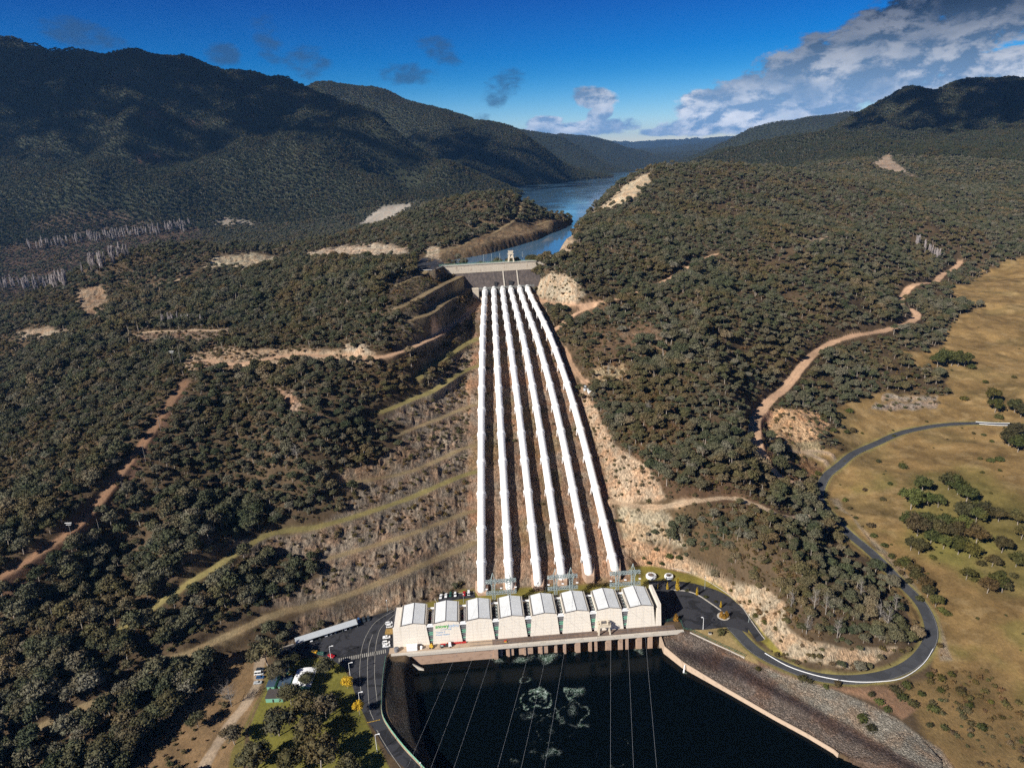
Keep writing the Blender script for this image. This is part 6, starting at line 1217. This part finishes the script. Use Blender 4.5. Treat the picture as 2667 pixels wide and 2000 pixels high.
# bushes and trees of the dry paddock
def Z6(x, y): return 1950+x/2.37, 900+y/2.37
PB = [(950, 745, 28), (715, 890, 15), (825, 945, 18), (1065, 890, 38), (1000, 990, 50), (750, 1105, 25), (770, 1170, 22), (840, 1230, 22), (1230, 870, 42), (1290, 900, 42), (1340, 950, 42), (1100, 970, 30), (1170, 985, 30), (1400, 970, 25), (1490, 705, 22), (1545, 700, 28), (1425, 695, 15), (1605, 600, 40), (1640, 560, 40), (1660, 640, 38), (1465, 225, 18), (1640, 195, 14), (1165, 120, 30), (1200, 105, 34), (1250, 110, 34), (1290, 115, 30), (1330, 115, 32), (1375, 130, 26), (1305, 40, 18), (1355, 50, 12), (1330, 325, 25), (1500, 335, 32), (1520, 400, 32), (1545, 440, 26), (1640, 400, 32), (1680, 430, 30),
      (1340, 1430, 30), (1385, 1440, 22), (1470, 1510, 40), (1520, 1490, 42), (1565, 1510, 34), (1140, 1305, 22), (1050, 1270, 38), (1000, 1250, 30), (980, 1110, 42), (1040, 1150, 52), (1090, 1110, 40), (1160, 1170, 42), (1220, 1130, 42), (1270, 1180, 42), (1330, 1150, 46), (1400, 1210, 46), (1290, 1270, 42), (1360, 1290, 40), (1200, 1240, 34), (1330, 1060, 44), (1400, 1080, 40), (1460, 1060, 40), (1540, 1070, 34), (1560, 1260, 38), (1430, 1340, 28), (1500, 1350, 30), (1560, 1400, 26), (1650, 1350, 34), (1640, 1420, 28), (1660, 1090, 34), (1680, 1180, 34), (1120, 1210, 34),
      (640, 520, 22), (600, 530, 18), (895, 555, 12), (890, 522, 8), (1097, 467, 10), (965, 380, 12), (805, 370, 18), (700, 540, 10), (1180, 830, 10), (1495, 910, 9), (800, 712, 16), (870, 850, 16), (590, 950, 18), (620, 1000, 14), (660, 1060, 14), (540, 1000, 12), (930, 915, 12), (1390, 540, 12), (1450, 550, 14), (1500, 590, 14), (1550, 770, 12), (880, 1300, 22), (915, 1340, 26), (960, 1370, 30), (1000, 1400, 30), (1040, 1450, 30), (1080, 1490, 32), (1100, 1540, 30), (1060, 1560, 28), (1150, 1600, 30), (1190, 1630, 28), (1220, 1650, 26), (940, 1400, 20), (985, 1450, 22),
      (1440, 780, 12), (470, 430, 20), (520, 520, 22), (560, 430, 26), (620, 400, 24), (250, 680, 22), (300, 690, 20), (430, 790, 20), (400, 810, 18), (330, 770, 18), (180, 630, 24), (220, 650, 24)]
rg = np.random.default_rng(9)
PT = [gum(900+i, h=7, R=3.6, lobes=9, leaves=90, ls=.36, parts=True, matl='bush', low=.12) for i in range(4)]
for k, (x, y, r) in enumerate(PB):
    px, py = Z6(x, y+r*.45); p = hit(px, py); R = r/2.37*proj(p)[2]/F
    if r >= 30: tree('paddock_tree', tuple(p), R/2.7, PT[k % 4], k*.9, 'dark green rounded tree in a clump on the grassy paddock', 'tree', 'dark trees of the paddock', sz=1.15)
    else: o = link('paddock_bush', BUSH[k % 4]); o.location = p; s = R/1.7; o.scale = (s, s, s*.95); o.rotation_euler[2] = k; tag(o, 'dark green bush dotted on the open dry paddock', 'bush', 'bushes dotted over the paddock')
for k in range(70):
    px, py = rg.uniform(2120, 2667), rg.uniform(760, 1950)
    if not inpoly(np.array([px]), np.array([py]), PL('2667,740 2520,760 2480,900 2500,1000 2250,1050 2200,1180 2160,1260 2260,1390 2480,1650 2667,1950'))[0]: continue
    p = hit(px, py); o = link('tussock', BUSH[k % 4]); s = rg.uniform(.25, .7); o.location = p; o.scale = (s, s, s*.8); o.rotation_euler[2] = k; tag(o, 'tiny low bush on the dry grass of the paddock', 'bush', 'tiny low bushes in the paddock')
for s_ in ((1975, 1745), (2090, 1770), (2110, 1776), (2150, 1790), (2180, 1785), (2245, 1877), (2268, 1810), (2290, 1830), (2310, 1850), (2330, 1800), (2360, 1790), (2400, 1810), (2430, 1850), (2420, 1890), (2450, 1800), (2480, 1760), (2500, 1800), (2520, 1840), (2460, 1900), (2380, 1840), (2350, 1820), (2270, 1900), (2420, 1760), (2450, 1770), (2540, 1780), (2580, 1830), (2610, 1870), (2560, 1900)):
    small_tree('bank_bush', s_[0], s_[1], BUSH[int(s_[0]) % 4], rg.uniform(.8, 1.7), 'brown green bush on the rough ground below the road bend', 'bush', 'bushes below the road bend', z=None)
# ------------------------------------------------------------ unseen clouds added towards the sun to shade the mountains
M['shade_cloudm'] = plain('shade_cloud_white', (.85, .86, .88), 1., .05, .002)
def cloud(x, y, z, rx, ry, n, seed, lb, rz=0.):
    rg = np.random.default_rng(seed); b = MBd()
    for i in range(n):
        a = rg.uniform(0, 6.28); r = rg.random()**.55*1.0; px_, py_ = rx*r*math.cos(a), ry*r*math.sin(a); s = rg.uniform(45, 150)*(1.15-.75*r); b.lobe((px_, py_, rg.uniform(-60, 90)*(1-r)), s, rg, 14, s*.30, 0, True, .6)
    o = link('cloud', b.mesh('cloud', [M['shade_cloudm']])); o.location = (x, y, z); o.rotation_euler[2] = rz; tag(o, lb, 'cloud', None)
cloud(-4000, 1350, 2600, 1950, 900, 620, 1, 'unseen bank of white clouds added to shade the left mountain ridge', .12)
cloud(350, 1350, 2600, 1500, 800, 520, 2, 'unseen bank of white clouds added to shade the right mountain ridge', .2)
# ------------------------------------------------------------ air
m = bpy.data.materials.new('haze_air'); m.use_nodes = True; t = m.node_tree; t.nodes.clear(); k = N(t); o_ = k.add('ShaderNodeOutputMaterial'); v = k.add('ShaderNodeVolumePrincipled')
v.inputs['Color'].default_value = (.20, .50, 1, 1); v.inputs['Density'].default_value = 2.7e-5; v.inputs['Anisotropy'].default_value = .2; k.link(v.outputs[0], o_.inputs['Volume'])
hb = MB(); hb.mats.append(m); hb.cur = 0; hb.box(-26500, 26500, -400, 33000, float(Z.min())-1, max(float(Z.max()), H)+60); hz_ = hb.build('haze'); hz_['kind'] = 'stuff'; hz_['label'] = 'thin blue haze in the air over the far ridges'; hz_['category'] = 'haze'
